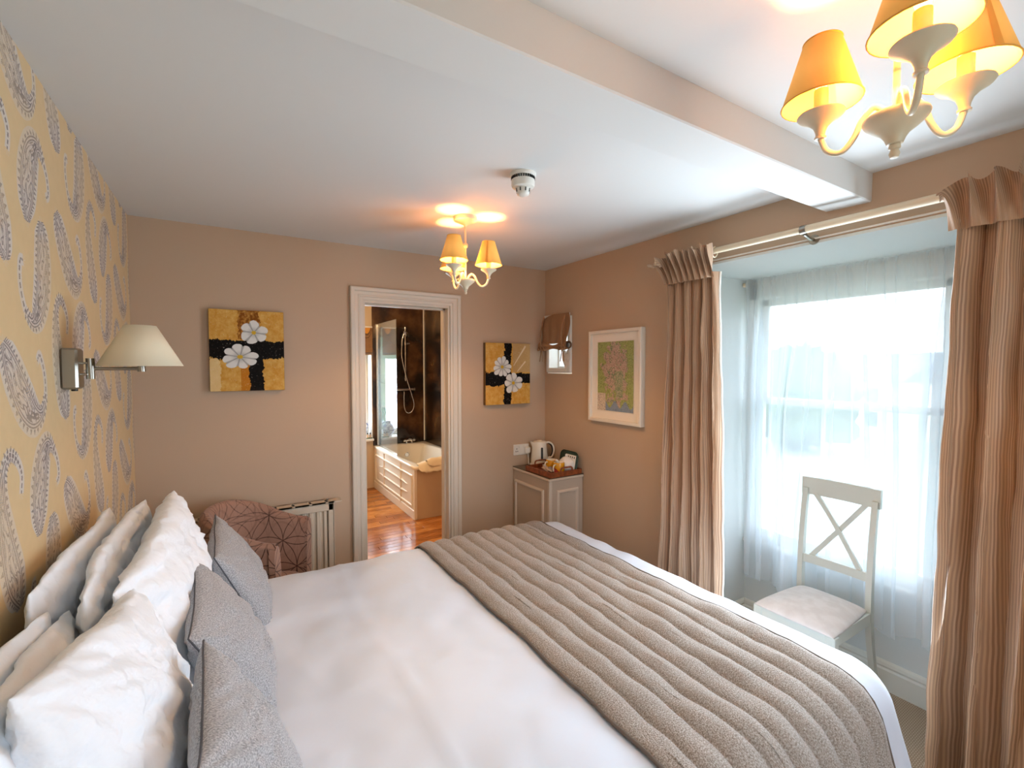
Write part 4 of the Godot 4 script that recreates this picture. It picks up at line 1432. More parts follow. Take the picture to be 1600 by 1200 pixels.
func back_wall_things() -> void:
	canvas(Vector3(0.113, 1.768, ZB), 0.375, 0.462, mats.canvas_print_one, "canvas of two white flowers on black and gold, left of the doorway")
	canvas(Vector3(1.868, 1.620, ZB), 0.405, 0.475, mats.canvas_print_two, "canvas of two white flowers on black and gold, in the corner right of the doorway")
	# framed map on the window wall
	var mp := thing("framed_map", "white framed green and pink map print beside the curtain", "picture", Vector3(XR, 1.610, -2.275), -PI / 2)
	var w := 0.245
	var h := 0.314
	var loop := [Vector3(-w, -h, 0), Vector3(w, -h, 0), Vector3(w, h, 0), Vector3(-w, h, 0)]
	put("frame", B.new().sweep([Vector2(-0.001, 0), Vector2(-0.001, 0.037), Vector2(0.004, 0.040), Vector2(0.018, 0.040), Vector2(0.022, 0.036), Vector2(0.022, 0.018)], loop.map(func(p): return p), Vector3(0, 0, 1), true), mats.picture_white, mp)
	put("mount", B.new().box(Vector3(0, 0, 0.014), Vector3(w * 2 - 0.006, h * 2 - 0.006, 0.010)), mats.mount_card, mp)
	put("map_print", B.new().sheet(Vector3(-0.168, 0.235, 0.0195), Vector3(0.336, 0, 0), Vector3(0, -0.47, 0)), mats.map_print, mp)
	var bev := B.new().sweep([Vector2(-0.006, 0.022), Vector2(0.0, 0.0192)], [Vector3(-0.168, -0.235, 0), Vector3(0.168, -0.235, 0), Vector3(0.168, 0.235, 0), Vector3(-0.168, 0.235, 0)], Vector3(0, 0, 1), true)
	put("mount_bevel", bev, mats.picture_white, mp)
	# radiator
	var r := thing("radiator", "cream panel radiator on the back wall beside the doorway", "radiator", Vector3(0, 0, ZB))
	var x0 := -0.32
	var x1 := 0.555
	var f := B.new()
	var n := 20
	var pts := PackedVector2Array()
	for k in n:
		var a := lerpf(x0 + 0.03, x1 - 0.03, float(k) / n)
		var d := (x1 - x0 - 0.06) / n
		for q in [[0.0, 0.082], [0.22, 0.082], [0.38, 0.096], [0.72, 0.096], [0.88, 0.082]]:
			pts.append(Vector2(a + d * q[0], q[1]))
	for k in pts.size() - 1:
		f.quad(Vector3(pts[k].x, 0.19, pts[k].y), Vector3(pts[k].x, 0.785, pts[k].y), Vector3(pts[k + 1].x, 0.785, pts[k + 1].y), Vector3(pts[k + 1].x, 0.19, pts[k + 1].y))
	f.span(Vector3(x0, 0.785, 0.078), Vector3(x1, 0.83, 0.098), 0.004)
	f.span(Vector3(x0, 0.15, 0.078), Vector3(x1, 0.19, 0.098), 0.004)
	f.span(Vector3(x0, 0.15, 0.078), Vector3(x0 + 0.03, 0.83, 0.098), 0.004)
	f.span(Vector3(x1 - 0.032, 0.15, 0.078), Vector3(x1, 0.83, 0.098), 0.004)
	put("front_panel", f, mats.radiator_enamel, r)
	put("back_panel", B.new().span(Vector3(x0, 0.15, 0.03), Vector3(x1, 0.83, 0.045), 0.004), mats.radiator_enamel, r)
	var g := B.new()
	g.span(Vector3(x0 - 0.004, 0.834, 0.026), Vector3(x1 + 0.004, 0.840, 0.036))
	g.span(Vector3(x0 - 0.004, 0.834, 0.092), Vector3(x1 + 0.004, 0.840, 0.102))
	for k in 10:
		var x := lerpf(x0, x1 - 0.03, k / 9.0)
		g.span(Vector3(x, 0.834, 0.026), Vector3(x + 0.078, 0.840, 0.102))
	g.span(Vector3(x1 + 0.001, 0.15, 0.028), Vector3(x1 + 0.005, 0.84, 0.10))
	g.span(Vector3(x0 - 0.005, 0.15, 0.028), Vector3(x0 - 0.001, 0.84, 0.10))
	put("grille_cover", g, mats.radiator_enamel, r)
	for k in 9:
		var x := lerpf(x0, x1 - 0.03, (k + 1) / 9.0) - 0.006
		put("slot", B.new().span(Vector3(x - 0.004, 0.8395, 0.040), Vector3(x + 0.002, 0.8412, 0.088)), mats.dark_slot, r)
	put("air_valve", B.new().tube([Vector3(x1 - 0.03, 0.842, 0.06), Vector3(x1 - 0.03, 0.852, 0.06)], 0.008, 10), mats.nickel, r)
	for x in [x0 + 0.1, x1 - 0.1]:
		put("wall_bracket", B.new().span(Vector3(x - 0.015, 0.2, 0.001), Vector3(x + 0.015, 0.78, 0.032)), mats.radiator_enamel, r)
	# swing-arm lamp on the papered wall
	var l := thing("wall_lamp", "nickel swing-arm wall lamp with a cream cone shade, unlit", "wall lamp", Vector3(XL, 1.672, -1.90))
	var bp := B.new()
	bp.span(Vector3(0.0, -0.062, -0.038), Vector3(0.040, 0.062, 0.038), 0.006)
	put("backplate", bp, mats.nickel, l)
	put("switch", B.new().tube([Vector3(0.024, -0.060, 0.0), Vector3(0.024, -0.068, 0.0)], 0.008, 12), mats.black, l)
	put("screw", B.new().tube([Vector3(0.02, 0, 0.037), Vector3(0.02, 0, 0.0395)], 0.004, 10), mats.nickel, l)
	var hg := B.new()
	hg.span(Vector3(0.038, 0.014, -0.012), Vector3(0.058, 0.020, 0.012), 0.001)
	hg.span(Vector3(0.038, -0.020, -0.012), Vector3(0.058, -0.014, 0.012), 0.001)
	hg.tube([Vector3(0.062, -0.032, 0), Vector3(0.062, 0.032, 0)], 0.011, 16)
	put("hinge", hg, mats.nickel, l)
	put("arm", B.new().tube([Vector3(0.060, 0, 0), Vector3(0.186, 0, 0.0)], 0.0055, 12), mats.nickel, l)
	var hd := B.new()
	hd.tube([Vector3(0.186, -0.010, 0), Vector3(0.186, 0.010, 0)], 0.011, 16)
	hd.tube([Vector3(0.186, 0.008, 0), Vector3(0.186, 0.058, 0)], 0.013, 16)
	put("lamp_holder", hd, mats.nickel, l)
	var bu := B.new()
	bu.xf.origin = Vector3(0.186, 0.058, 0)
	bu.lathe([Vector2(0, 0), Vector2(0.012, 0), Vector2(0.024, 0.03), Vector2(0.022, 0.05), Vector2(0, 0.062)], 16)
	put("bulb", bu, mats.plastic, l)
	var sh := B.new()
	sh.xf.origin = Vector3(0.186, 0, 0)
	sh.lathe([Vector2(0.112, 0.008), Vector2(0.042, 0.138)], 48)
	sh.lathe([Vector2(0.0405, 0.138), Vector2(0.1105, 0.008)], 48)
	sh.lathe([Vector2(0.1105, 0.008), Vector2(0.112, 0.008)], 48)
	sh.lathe([Vector2(0.042, 0.138), Vector2(0.0405, 0.138)], 48)
	put("lamp_shade", sh, mats.cream_shade, l)
	for k in 3:
		var a := k * TAU / 3
		put("shade_spoke", B.new().tube([Vector3(0.186, 0.10, 0), Vector3(0.186 + 0.058 * cos(a), 0.105, 0.058 * sin(a))], 0.0015, 5), mats.nickel, l)

# ---------------------------------------------------------------- tea corner
func frame_molding(t: Node3D, origin: Vector3, ex: Vector3, w: float, y0: float, y1: float, out: Vector3) -> void:
	var p := [origin + Vector3(0, y0, 0), origin + ex * w + Vector3(0, y0, 0), origin + ex * w + Vector3(0, y1, 0), origin + Vector3(0, y1, 0)]
	if out.cross((p[1] - p[0]).normalized()).y < 0:
		p.reverse()
	put("panel_molding", B.new().sweep([Vector2(-0.014, 0), Vector2(-0.012, 0.005), Vector2(-0.004, 0.011), Vector2(0.004, 0.012), Vector2(0.008, 0.006), Vector2(0.010, 0)], p, out, true), mats.cabinet_molding, t)

func tea_corner() -> void:
	var cx0 := 1.922
	var cx1 := XR - 0.002
	var cz1 := -2.602
	var top := 0.884
	var cab := thing("corner_cabinet", "taupe panelled cabinet in the corner under the tea tray", "cabinet")
	put("carcass", B.new().span(Vector3(cx0 + 0.012, 0, ZB + 0.004), Vector3(cx1, top - 0.022, cz1 - 0.012), 0.004), mats.cabinet_paint, cab)
	put("top_board", B.new().span(Vector3(cx0, top - 0.024, ZB + 0.003), Vector3(cx1, top - 0.004, cz1), 0.006), mats.cabinet_molding, cab)
	put("glass_top", B.new().span(Vector3(cx0 + 0.004, top - 0.004, ZB + 0.004), Vector3(cx1, top + 0.002, cz1 - 0.003), 0.001), mats.cabinet_glass_top, cab)
	put("corner_post", B.new().span(Vector3(cx0 + 0.008, 0, cz1 - 0.034), Vector3(cx0 + 0.034, top - 0.024, cz1 - 0.008), 0.004), mats.cabinet_molding, cab)
	put("plinth", B.new().span(Vector3(cx0 + 0.006, 0, ZB + 0.004), Vector3(cx1, 0.09, cz1 - 0.006), 0.004), mats.cabinet_paint, cab)
	frame_molding(cab, Vector3(cx0 + 0.012, 0, -3.055), Vector3(0, 0, 1), 0.36, 0.14, 0.775, Vector3.LEFT)
	frame_molding(cab, Vector3(cx0 + 0.090, 0, cz1 - 0.012), Vector3(1, 0, 0), 0.17, 0.14, 0.775, Vector3.BACK)
	var y := top + 0.002
	# socket with plug and lead
	var so := thing("double_socket", "white double wall socket above the cabinet, with one plug in", "socket", Vector3(2.005, 1.012, ZB))
	put("plate", B.new().box(Vector3(0, 0, 0.006), Vector3(0.146, 0.086, 0.012), 0.004), mats.plastic, so)
	for q in [[-0.045, 0.008], [-0.053, -0.012], [-0.037, -0.012]]:
		put("pin_hole", B.new().box(Vector3(q[0], q[1], 0.0122), Vector3(0.006, 0.009, 0.001)), mats.dark_slot, so)
	for x in [-0.018, 0.018]:
		put("rocker", B.new().box(Vector3(x, 0.022, 0.013), Vector3(0.011, 0.018, 0.005), 0.001), mats.plastic, so)
	put("plug", B.new().box(Vector3(0.048, -0.006, 0.028), Vector3(0.046, 0.05, 0.033), 0.008), mats.plastic, so)
	var lead := B.new().tube(curve([Vector3(2.055, 0.975, ZB + 0.028), Vector3(2.057, 0.93, ZB + 0.034), Vector3(2.062, y + 0.012, ZB + 0.045), Vector3(2.07, y + 0.004, ZB + 0.03)], 8), 0.0035, 8)
	put("lead", B.new().tube(curve([Vector3(0.050, -0.03, 0.028), Vector3(0.052, -0.075, 0.034), Vector3(0.050, -0.115, 0.040), Vector3(0.06, -0.121, 0.03)], 8), 0.0035, 8), mats.cord_white, so)
	# kettle
	var k := thing("electric_kettle", "white jug kettle with a dark water gauge, on the corner cabinet", "kettle", Vector3(2.125, y, -3.010), -0.45)
	put("base", B.new().lathe([Vector2(0, 0), Vector2(0.078, 0.0), Vector2(0.078, 0.014), Vector2(0.070, 0.018), Vector2(0, 0.018)], 30), mats.plastic, k)
	var kb := B.new()
	kb.grid(func(u, v):
		var a: float = u * TAU
		var r: float = lerpf(0.070, 0.054, pow(v, 1.2)) 
		var sp := pow(maxf(0.0, -cos(a)), 8.0) * smoothstep(0.72, 1.0, v) * 0.022
		return Vector3((r + sp) * cos(a), 0.019 + v * 0.170 + sp * 0.2, (r + sp) * sin(a)), 40, 14)
	put("jug", kb, mats.kettle_white, k)
	put("lid", B.new().lathe([Vector2(0.053, 0.187), Vector2(0.050, 0.194), Vector2(0.020, 0.198), Vector2(0.018, 0.203), Vector2(0, 0.204)], 28), mats.kettle_white, k)
	var hd := curve([Vector3(0.048, 0.180, 0.0), Vector3(0.080, 0.182, 0.0), Vector3(0.108, 0.160, 0.0), Vector3(0.116, 0.115, 0.0), Vector3(0.100, 0.072, 0.0), Vector3(0.066, 0.058, 0.0)], 6)
	put("handle", B.new().tube(hd, 0.0085, 10), mats.kettle_white, k)
	put("handle_grip", B.new().tube(hd.map(func(p): return p + Vector3(-0.010, -0.003, 0)).slice(5, 26), 0.007, 8), mats.dark_slot, k)
	var ga := B.new()
	ga.xf = Transform3D(Basis(Vector3.UP, -0.12) * Basis(Vector3.RIGHT, -0.09), Vector3(0.010, 0.105, 0.0625))
	ga.ext(rounded(0.017, 0.095, 0.0083), 0.004)
	put("water_gauge", ga, mats.dark_slot, k)
	# tray
	var tr := thing("wooden_tray", "reddish brown wooden tea tray with two handles", "tray", Vector3(2.078, y, -2.765), 0.03)
	var hw := 0.138
	var hl := 0.155
	put("bottom", B.new().box(Vector3(0, 0.004, 0), Vector3(hw * 2, 0.008, hl * 2), 0.001), mats.tray_wood, tr)
	for s in [-1, 1]:
		put("long_side", B.new().box(Vector3(s * hw, 0.019, 0), Vector3(0.009, 0.036, hl * 2 + 0.009), 0.0015), mats.tray_wood, tr)
		put("short_side", B.new().box(Vector3(0, 0.019, s * hl), Vector3(hw * 2, 0.036, 0.009), 0.0015), mats.tray_wood, tr)
		put("handle", B.new().tube(curve([Vector3(-0.055, 0.034, s * hl), Vector3(-0.050, 0.056, s * hl), Vector3(-0.03, 0.062, s * hl), Vector3(0.03, 0.062, s * hl), Vector3(0.050, 0.056, s * hl), Vector3(0.055, 0.034, s * hl)], 5), 0.006, 8), mats.tray_wood, tr)
	var ty := y + 0.008
	# two mugs
	var mug := func(at: Vector3, turn: float, label: String) -> Node3D:
		var m := thing("yellow_mug", label, "mug", at, turn, "yellow mugs on the tea tray")
		put("body", B.new().lathe([Vector2(0, 0), Vector2(0.032, 0), Vector2(0.038, 0.006), Vector2(0.040, 0.04), Vector2(0.040, 0.080), Vector2(0.0385, 0.083)], 28), mats.yellow_glaze, m)
		put("inside", B.new().lathe([Vector2(0.0385, 0.083), Vector2(0.036, 0.080), Vector2(0.036, 0.012), Vector2(0, 0.008)], 28), mats.mug_inside, m)
		put("handle", B.new().tube(curve([Vector3(-0.037, 0.068, 0), Vector3(-0.058, 0.068, 0), Vector3(-0.068, 0.046, 0), Vector3(-0.058, 0.022, 0), Vector3(-0.037, 0.018, 0)], 6), 0.005, 8), mats.mug_inside, m)
		return m
	mug.call(Vector3(2.065, ty, -2.675), 0.25, "yellow mug with a pale handle, at the front corner of the tray")
	mug.call(Vector3(2.075, ty, -2.785), 0.15, "yellow mug standing behind the front mug on the tray")
	# teapot
	var tp := thing("teapot", "round white teapot on the right of the tray", "teapot", Vector3(2.152, ty, -2.700), 0.12)
	put("pot", B.new().lathe([Vector2(0, 0), Vector2(0.036, 0), Vector2(0.038, 0.006), Vector2(0.055, 0.025), Vector2(0.062, 0.052), Vector2(0.055, 0.080), Vector2(0.036, 0.098), Vector2(0.030, 0.100)], 30), mats.porcelain, tp)
	put("lid", B.new().lathe([Vector2(0.034, 0.099), Vector2(0.030, 0.105), Vector2(0.012, 0.112), Vector2(0.006, 0.115), Vector2(0.010, 0.122), Vector2(0.008, 0.128), Vector2(0, 0.130)], 22), mats.porcelain, tp)
	put("spout", B.new().tube(curve([Vector3(-0.050, 0.040, 0), Vector3(-0.078, 0.055, 0), Vector3(-0.090, 0.085, 0), Vector3(-0.108, 0.100, 0)], 6), [.017, .0165, .016, .0155, .015, .0145, .014, .0135, .013, .012, .0115, .011, .0105, .010, .0095, .009, .0085, .008, .0075], 10), mats.porcelain, tp)
	put("handle", B.new().tube(curve([Vector3(0.050, 0.078, 0), Vector3(0.078, 0.086, 0), Vector3(0.095, 0.062, 0), Vector3(0.084, 0.032, 0), Vector3(0.056, 0.026, 0)], 6), 0.0055, 8), mats.porcelain, tp)
	# sachets and biscuits at the back left of the tray
	var i := 0
	for q in [[-0.085, 0.02, 0.5, "kraft_paper"], [-0.06, -0.015, -0.4, "kraft_paper"], [-0.095, 0.075, 0.9, "kraft_paper"], [-0.045, 0.045, 0.2, "silver_foil"], [-0.03, -0.045, 1.2, "silver_foil"], [-0.055, 0.10, -0.2, "red_foil"]]:
		var b := B.new()
		b.xf = Transform3D(Basis(Vector3.UP, q[2]) * Basis(Vector3.RIGHT, 0.5), Vector3(2.078 + q[0], ty + 0.026 + 0.003 * (i % 3), -2.765 + q[1]))
		b.grid(func(u, v):
			var e := pow(maxf(0, (1 - pow(u * 2 - 1, 2)) * (1 - pow(v * 2 - 1, 2))), 0.6)
			return Vector3((u - 0.5) * 0.036, e * 0.007 + 0.002 * sin(u * 20.0), (v - 0.5) * 0.058), 10, 10)
		b.grid(func(u, v):
			var e := pow(maxf(0, (1 - pow(u * 2 - 1, 2)) * (1 - pow(v * 2 - 1, 2))), 0.6)
			return Vector3((0.5 - u) * 0.036, -e * 0.005 + 0.002 * sin((1 - u) * 20.0), (v - 0.5) * 0.058), 10, 10)
		var lab: String = ["tan paper sachet at the front left of the tea tray", "tan paper sachet behind the front one on the tea tray", "tan paper sachet nearest the camera end of the tea tray", "silver foil sachet in the middle of the tea tray", "silver foil sachet towards the kettle end of the tea tray", "small dark red biscuit packet beside the mug handles"][i]
		tag(put("sachet", b, mats[q[3]]), lab, "sachet", "sachets on the tea tray")
		i += 1
	# dark green folder with a white card, leaning in the corner against the wall
	var fo := thing("green_folder", "dark green folder with a white card, leaning on the wall behind the teapot", "folder", Vector3(2.196, y, -2.722))
	var lean_b := Basis(Vector3(0, 0, 1), -0.18) * Basis(Vector3.UP, -PI / 2)
	var fb := B.new()
	fb.xf = Transform3D(lean_b, Vector3(0, 0.075, 0))
	fb.ext(rounded(0.20, 0.15, 0.035), 0.008)
	put("board", fb, mats.green_folder, fo)
	var rim := B.new()
	var rp := rounded(0.20, 0.15, 0.035)
	var loop := []
	for p in rp:
		loop.append(fb.xf * Vector3(p.x, p.y, 0.008))
	put("rim", B.new().tube(loop, 0.005, 6, true), mats.green_folder, fo)
	var cb := B.new()
	cb.xf = Transform3D(lean_b, Vector3(0, 0.07, 0))
	cb.box(Vector3(0.025, 0.0, 0.012), Vector3(0.12, 0.115, 0.002))
	put("card", cb, mats.mount_card, fo)
	for q in 5:
		var d := B.new()
		d.xf = cb.xf
		d.box(Vector3(-0.020 + q * 0.022, 0.040, 0.0135), Vector3(0.008, 0.014, 0.0008))
		put("card_mark", d, mats.dark_slot, fo)

# ---------------------------------------------------------------- tub armchair
func armchair() -> void:
	var t := thing("tub_armchair", "low brown tub armchair with a stitched circle pattern, behind the bed", "armchair", Vector3(0.11, 0, -2.755), -0.48)
	var F: Material = mats.circle_fabric
	# local: faces +x; the shell runs round the back from the near arm to the far arm
	var a_len := 0.20
	var rad := 0.20
	var outline := func(s: float) -> Array:     # s 0..1 along the shell: [point, outward]
		var arc := PI * rad
		var total := arc + 2 * a_len
		var d: float = s * total
		if d < a_len:
			return [Vector3(a_len - d, 0, rad), Vector3(0, 0, 1)]
		if d > a_len + arc:
			return [Vector3(d - a_len - arc, 0, -rad), Vector3(0, 0, -1)]
		var a: float = (d - a_len) / rad
		return [Vector3(-sin(a) * rad, 0, cos(a) * rad), Vector3(-sin(a), 0, cos(a))]
	var shell := B.new()
	shell.grid(func(u, v):
		var q: Array = outline.call(u)
		var p: Vector3 = q[0]
		var o: Vector3 = q[1]
		var k := absf(u * 2.0 - 1.0)
		var topy := lerpf(0.925, 0.80, smoothstep(0.15, 1.0, k))
		var flare := 0.05 * smoothstep(0.3, 0.95, topy)
		var th := 0.062
		var prof := [Vector2(0.0, 0.12), Vector2(0.010, 0.45), Vector2(0.0, 1.0), Vector2(-0.006, 1.03), Vector2(-0.024, 1.05), Vector2(-0.042, 1.045), Vector2(-0.056, 1.02), Vector2(-th, 0.97), Vector2(-th - 0.006, 0.6), Vector2(-th, 0.40)]
		var f: float = v * (prof.size() - 1)
		var i := mini(int(f), prof.size() - 2)
		var pr: Vector2 = prof[i].lerp(prof[i + 1], f - i)
		var yy := pr.y * (topy - 0.02)
		return p + o * (pr.x + 0.04 * smoothstep(0.4, 0.95, yy)) + Vector3(0, yy, 0), 80, 36)
	put("shell", shell, F, t)
	# arm fronts
	for s in [1.0, -1.0]:
		var b := B.new()
		b.xf = Transform3D(Basis(Vector3(0, 0, s), Vector3(0, 1, 0), Vector3(1, 0, 0)), Vector3(a_len - 0.02, 0, s * (rad + 0.012)))
		var poly := PackedVector2Array([Vector2(-0.066, 0.12), Vector2(0.006, 0.12), Vector2(0.030, 0.66), Vector2(0.034, 0.76), Vector2(0.026, 0.795), Vector2(0.004, 0.812), Vector2(-0.018, 0.800), Vector2(-0.030, 0.76), Vector2(-0.058, 0.5)])
		b.ext(poly, 0.028, true)
		put("arm_front", b, F, t)
	var seat := B.new()
	for side in [1.0, -1.0]:
		seat.grid(func(u, v):
			var a: float = u * TAU
			var d := Vector2(cos(a), sin(a) * side)
			var m := maxf(absf(d.x), absf(d.y))
			d = d.lerp(d / m, 0.7) 
			var r: float = 1.0 - pow(1.0 - v, 1.5)
			var e := pow(maxf(0.0, 1 - pow(r, 5)), 0.5)
			return Vector3(0.03 + d.x * r * 0.18, 0.50 + side * 0.055 * e + (0.012 * (1 - r * r) if side > 0 else 0.0), d.y * r * 0.135), 40, 14)
	put("seat_cushion", seat, F, t)
	put("seat_base", B.new().span(Vector3(-0.15, 0.14, -0.15), Vector3(0.195, 0.44, 0.15), 0.02), F, t)
	for q in [[0.20, 0.2], [0.20, -0.2], [-0.16, 0.15], [-0.16, -0.15]]:
		var lg := B.new()
		lg.xf.origin = Vector3(q[0], 0, q[1])
		lg.lathe([Vector2(0, 0), Vector2(0.014, 0), Vector2(0.022, 0.15), Vector2(0, 0.15)], 12)
		put("leg", lg, mats.dark_leg, t)

# ---------------------------------------------------------------- bathroom
func bathroom_things() -> void:
	# bronze wall panels, with white corner strips
	var pn := B.new()
	pn.span(Vector3(1.712, 0.585, BZ), Vector3(BX - 0.002, 2.58, BZ + 0.008))
	var far_wall := get_node("wall_back_001")
	put("shower_panel", pn, mats.bronze_panel, far_wall)
	put("shower_panel", B.new().span(Vector3(BX - 0.010, 0.585, BZ + 0.01), Vector3(BX - 0.001, 2.58, -4.6)), mats.bronze_panel, get_node("wall_right_001"))
	struct("trim_3", B.new().span(Vector3(BX - 0.026, 0.60, BZ + 0.008), Vector3(BX - 0.010, 2.58, BZ + 0.024), 0.003), mats.white_paint)
	# bath
	var x0 := 1.715
	var x1 := BX - 0.012
	var z0 := BZ + 0.012
	var z1 := -4.775
	var t := thing("bathtub", "white bath with a moulded panelled side, seen through the doorway", "bath")
	var tub := B.new()
	var cxm := (x0 + x1) / 2
	var czm := (z0 + z1) / 2
	tub.grid(func(u, v):
		var a: float = u * TAU
		var d := Vector2(cos(a), sin(a))
		var m := maxf(absf(d.x), absf(d.y))
		var rows := [[1.0, 0.552, 1.0], [1.0, 0.574, 1.0], [0.985, 0.584, 1.0], [0.90, 0.585, 0.6], [0.86, 0.582, 0.5], [0.84, 0.57, 0.42], [0.80, 0.42, 0.35], [0.74, 0.24, 0.3], [0.62, 0.18, 0.25], [0.0, 0.17, 0.0]]
		var f: float = v * (rows.size() - 1)
		var i := mini(int(f), rows.size() - 2)
		var k := f - i
		var r: float = lerpf(rows[i][0], rows[i + 1][0], k)
		var y: float = lerpf(rows[i][1], rows[i + 1][1], k)
		var sq: float = lerpf(rows[i][2], rows[i + 1][2], k)
		d = d.lerp(d / m, sq)
		var mz := 1.0 - (1.0 - r) * 0.5
		return Vector3(cxm + d.x * r * (x1 - x0) / 2, y, czm + d.y * (r if r < 0.01 else mz * (1.0 if r > 0.7 else r / 0.7)) * (z1 - z0) / 2), 64, 36)
	put("tub", tub, mats.bath_acrylic, t)
	var sd := put("side_panel", B.new().span(Vector3(x0 + 0.008, 0.0, z0), Vector3(x0 + 0.026, 0.555, z1 - 0.01), 0.003), mats.bath_acrylic, t)
	put("end_panel", B.new().span(Vector3(x0 + 0.008, 0.0, z1 - 0.028), Vector3(x1, 0.555, z1 - 0.010), 0.003), mats.bath_wall_paint, t)
	put("corner_strip", B.new().span(Vector3(x0 + 0.002, 0.0, z1 - 0.034), Vector3(x0 + 0.034, 0.555, z1 - 0.004), 0.004), mats.bath_acrylic, t)
	put("panel_base", B.new().span(Vector3(x0, 0.0, z0), Vector3(x0 + 0.012, 0.10, z1 - 0.03), 0.004), mats.bath_acrylic, t)
	var mold := [Vector2(-0.012, 0), Vector2(-0.008, 0.010), Vector2(0.0, 0.013), Vector2(0.008, 0.010), Vector2(0.012, 0)]
	var zz0 := z0 + 0.10
	var zz1 := z1 - 0.09
	var loop1 := [Vector3(x0 + 0.008, 0.14, zz0), Vector3(x0 + 0.008, 0.47, zz0), Vector3(x0 + 0.008, 0.47, zz1), Vector3(x0 + 0.008, 0.14, zz1)]
	put("raised_molding", B.new().sweep(mold, loop1, Vector3.LEFT, true), mats.bath_acrylic, sd)
	var c := 0.05
	var ya := 0.20
	var yb := 0.41
	var za := z0 + 0.42
	var zb := z1 - 0.42
	var loop2 := []
	for q in [[za, ya, 0, 1, 1, 0], [za, yb, 1, 0, 0, -1], [zb, yb, 0, -1, -1, 0], [zb, ya, -1, 0, 0, 1]]:
		var cen := Vector3(x0 + 0.008, q[1], q[0])
		var ea := Vector3(0, q[3], q[2]) * c
		var eb := Vector3(0, q[5], q[4]) * c
		for k in 7:
			var f := k / 6.0 * PI / 2
			loop2.append(cen + ea * cos(f) + eb * sin(f))
	put("raised_molding", B.new().sweep(mold, loop2, Vector3.LEFT, true), mats.bath_acrylic, sd)
	var ov := B.new()
	ov.xf = Transform3D(Basis(Vector3.RIGHT, PI / 2 - 0.12), Vector3(2.11, 0.455, z0 + 0.225))
	ov.lathe([Vector2(0.034, 0), Vector2(0.034, 0.006), Vector2(0.026, 0.010), Vector2(0.024, 0.004), Vector2(0, 0.004)], 24)
	put("overflow", ov, mats.chrome, t)
	# tap on the far end of the bath
	var tp := thing("bath_tap", "small chrome mixer tap at the far end of the bath", "tap", Vector3(2.20, 0.583, BZ + 0.075))
	put("body", B.new().tube([Vector3(-0.055, 0.045, 0), Vector3(0.055, 0.045, 0)], 0.016, 14), mats.chrome, tp)
	for s in [-1, 1]:
		put("foot", B.new().tube([Vector3(s * 0.04, 0, 0), Vector3(s * 0.04, 0.045, 0)], 0.014, 12), mats.chrome, tp)
		put("handle", B.new().tube([Vector3(s * 0.055, 0.045, 0), Vector3(s * 0.085, 0.045, 0)], 0.020, 10), mats.chrome, tp)
	put("spout", B.new().tube(curve([Vector3(0, 0.05, 0), Vector3(0, 0.075, 0.03), Vector3(0, 0.07, 0.08), Vector3(0, 0.045, 0.10)], 5), 0.012, 10), mats.chrome, tp)
	# shower on the far wall
	var sz := BZ + 0.05
	var rl := thing("shower_set", "chrome shower rail, handset and hose on the dark panel", "shower")
	put("rail", B.new().tube([Vector3(2.165, 1.47, sz), Vector3(2.165, 2.23, sz)], 0.010, 12), mats.chrome, rl)
	for y in [1.50, 2.21]:
		put("rail_bracket", B.new().tube([Vector3(2.165, y, BZ + 0.008), Vector3(2.165, y, sz + 0.004)], 0.016, 12), mats.chrome, rl)
	var slide := B.new().tube([Vector3(2.165, 1.975, sz), Vector3(2.165, 2.015, sz)], 0.019, 12)
	slide.tube([Vector3(2.165, 1.995, sz), Vector3(2.225, 1.995, sz)], 0.014, 12)
	put("slider", slide, mats.chrome, rl)
	var hs := B.new()
	hs.tube(curve([Vector3(2.105, 1.96, sz + 0.03), Vector3(2.112, 2.06, sz + 0.035), Vector3(2.135, 2.13, sz + 0.04)], 5), 0.013, 10)
	hs.xf = Transform3D(Basis(Vector3.RIGHT, 0.9) * Basis(Vector3(0, 0, 1), -0.5), Vector3(2.165, 2.135, sz + 0.05))
	hs.lathe([Vector2(0, -0.012), Vector2(0.048, -0.010), Vector2(0.052, 0.0), Vector2(0.040, 0.016), Vector2(0, 0.022)], 22)
	put("handset", hs, mats.chrome, rl)
	var hose := curve([Vector3(2.105, 1.955, sz + 0.03), Vector3(2.105, 1.80, sz + 0.03), Vector3(2.165, 1.52, sz + 0.035), Vector3(2.24, 1.28, sz + 0.035), Vector3(2.275, 1.13, sz + 0.035), Vector3(2.235, 1.03, sz + 0.035), Vector3(2.165, 1.03, sz + 0.03), Vector3(2.135, 1.12, sz + 0.025), Vector3(2.140, 1.32, sz + 0.01)], 8)
	put("hose", B.new().tube(hose, 0.0085, 8), mats.chrome, rl)
	var vl := thing("shower_valve", "chrome bar shower valve below the rail", "shower valve", Vector3(2.155, 1.350, BZ + 0.05))
	put("bar", B.new().tube([Vector3(-0.10, 0, 0), Vector3(0.10, 0, 0)], 0.018, 14), mats.chrome, vl)
	for s in [-1, 1]:
		put("knob", B.new().tube([Vector3(s * 0.10, 0, 0), Vector3(s * 0.145, 0, 0)], 0.023, 14), mats.chrome, vl)
		put("wall_flange", B.new().tube([Vector3(s * 0.075, 0, -0.042), Vector3(s * 0.075, 0, 0)], 0.020, 14), mats.chrome, vl)
	# glass screen on the edge of the bath
	var sc := thing("shower_screen", "clear glass bath screen on a bright chrome post", "shower screen", Vector3(1.768, 0.588, 0))
	put("glass", B.new().span(Vector3(-0.003, 0.004, -6.345), Vector3(0.003, 1.66, -5.52)), mats.screen_glass, sc)
	var po := B.new()
	po.span(Vector3(-0.014, 0, -6.39), Vector3(0.014, 1.66, -6.342), 0.004)
	put("post", po, mats.chrome, sc)
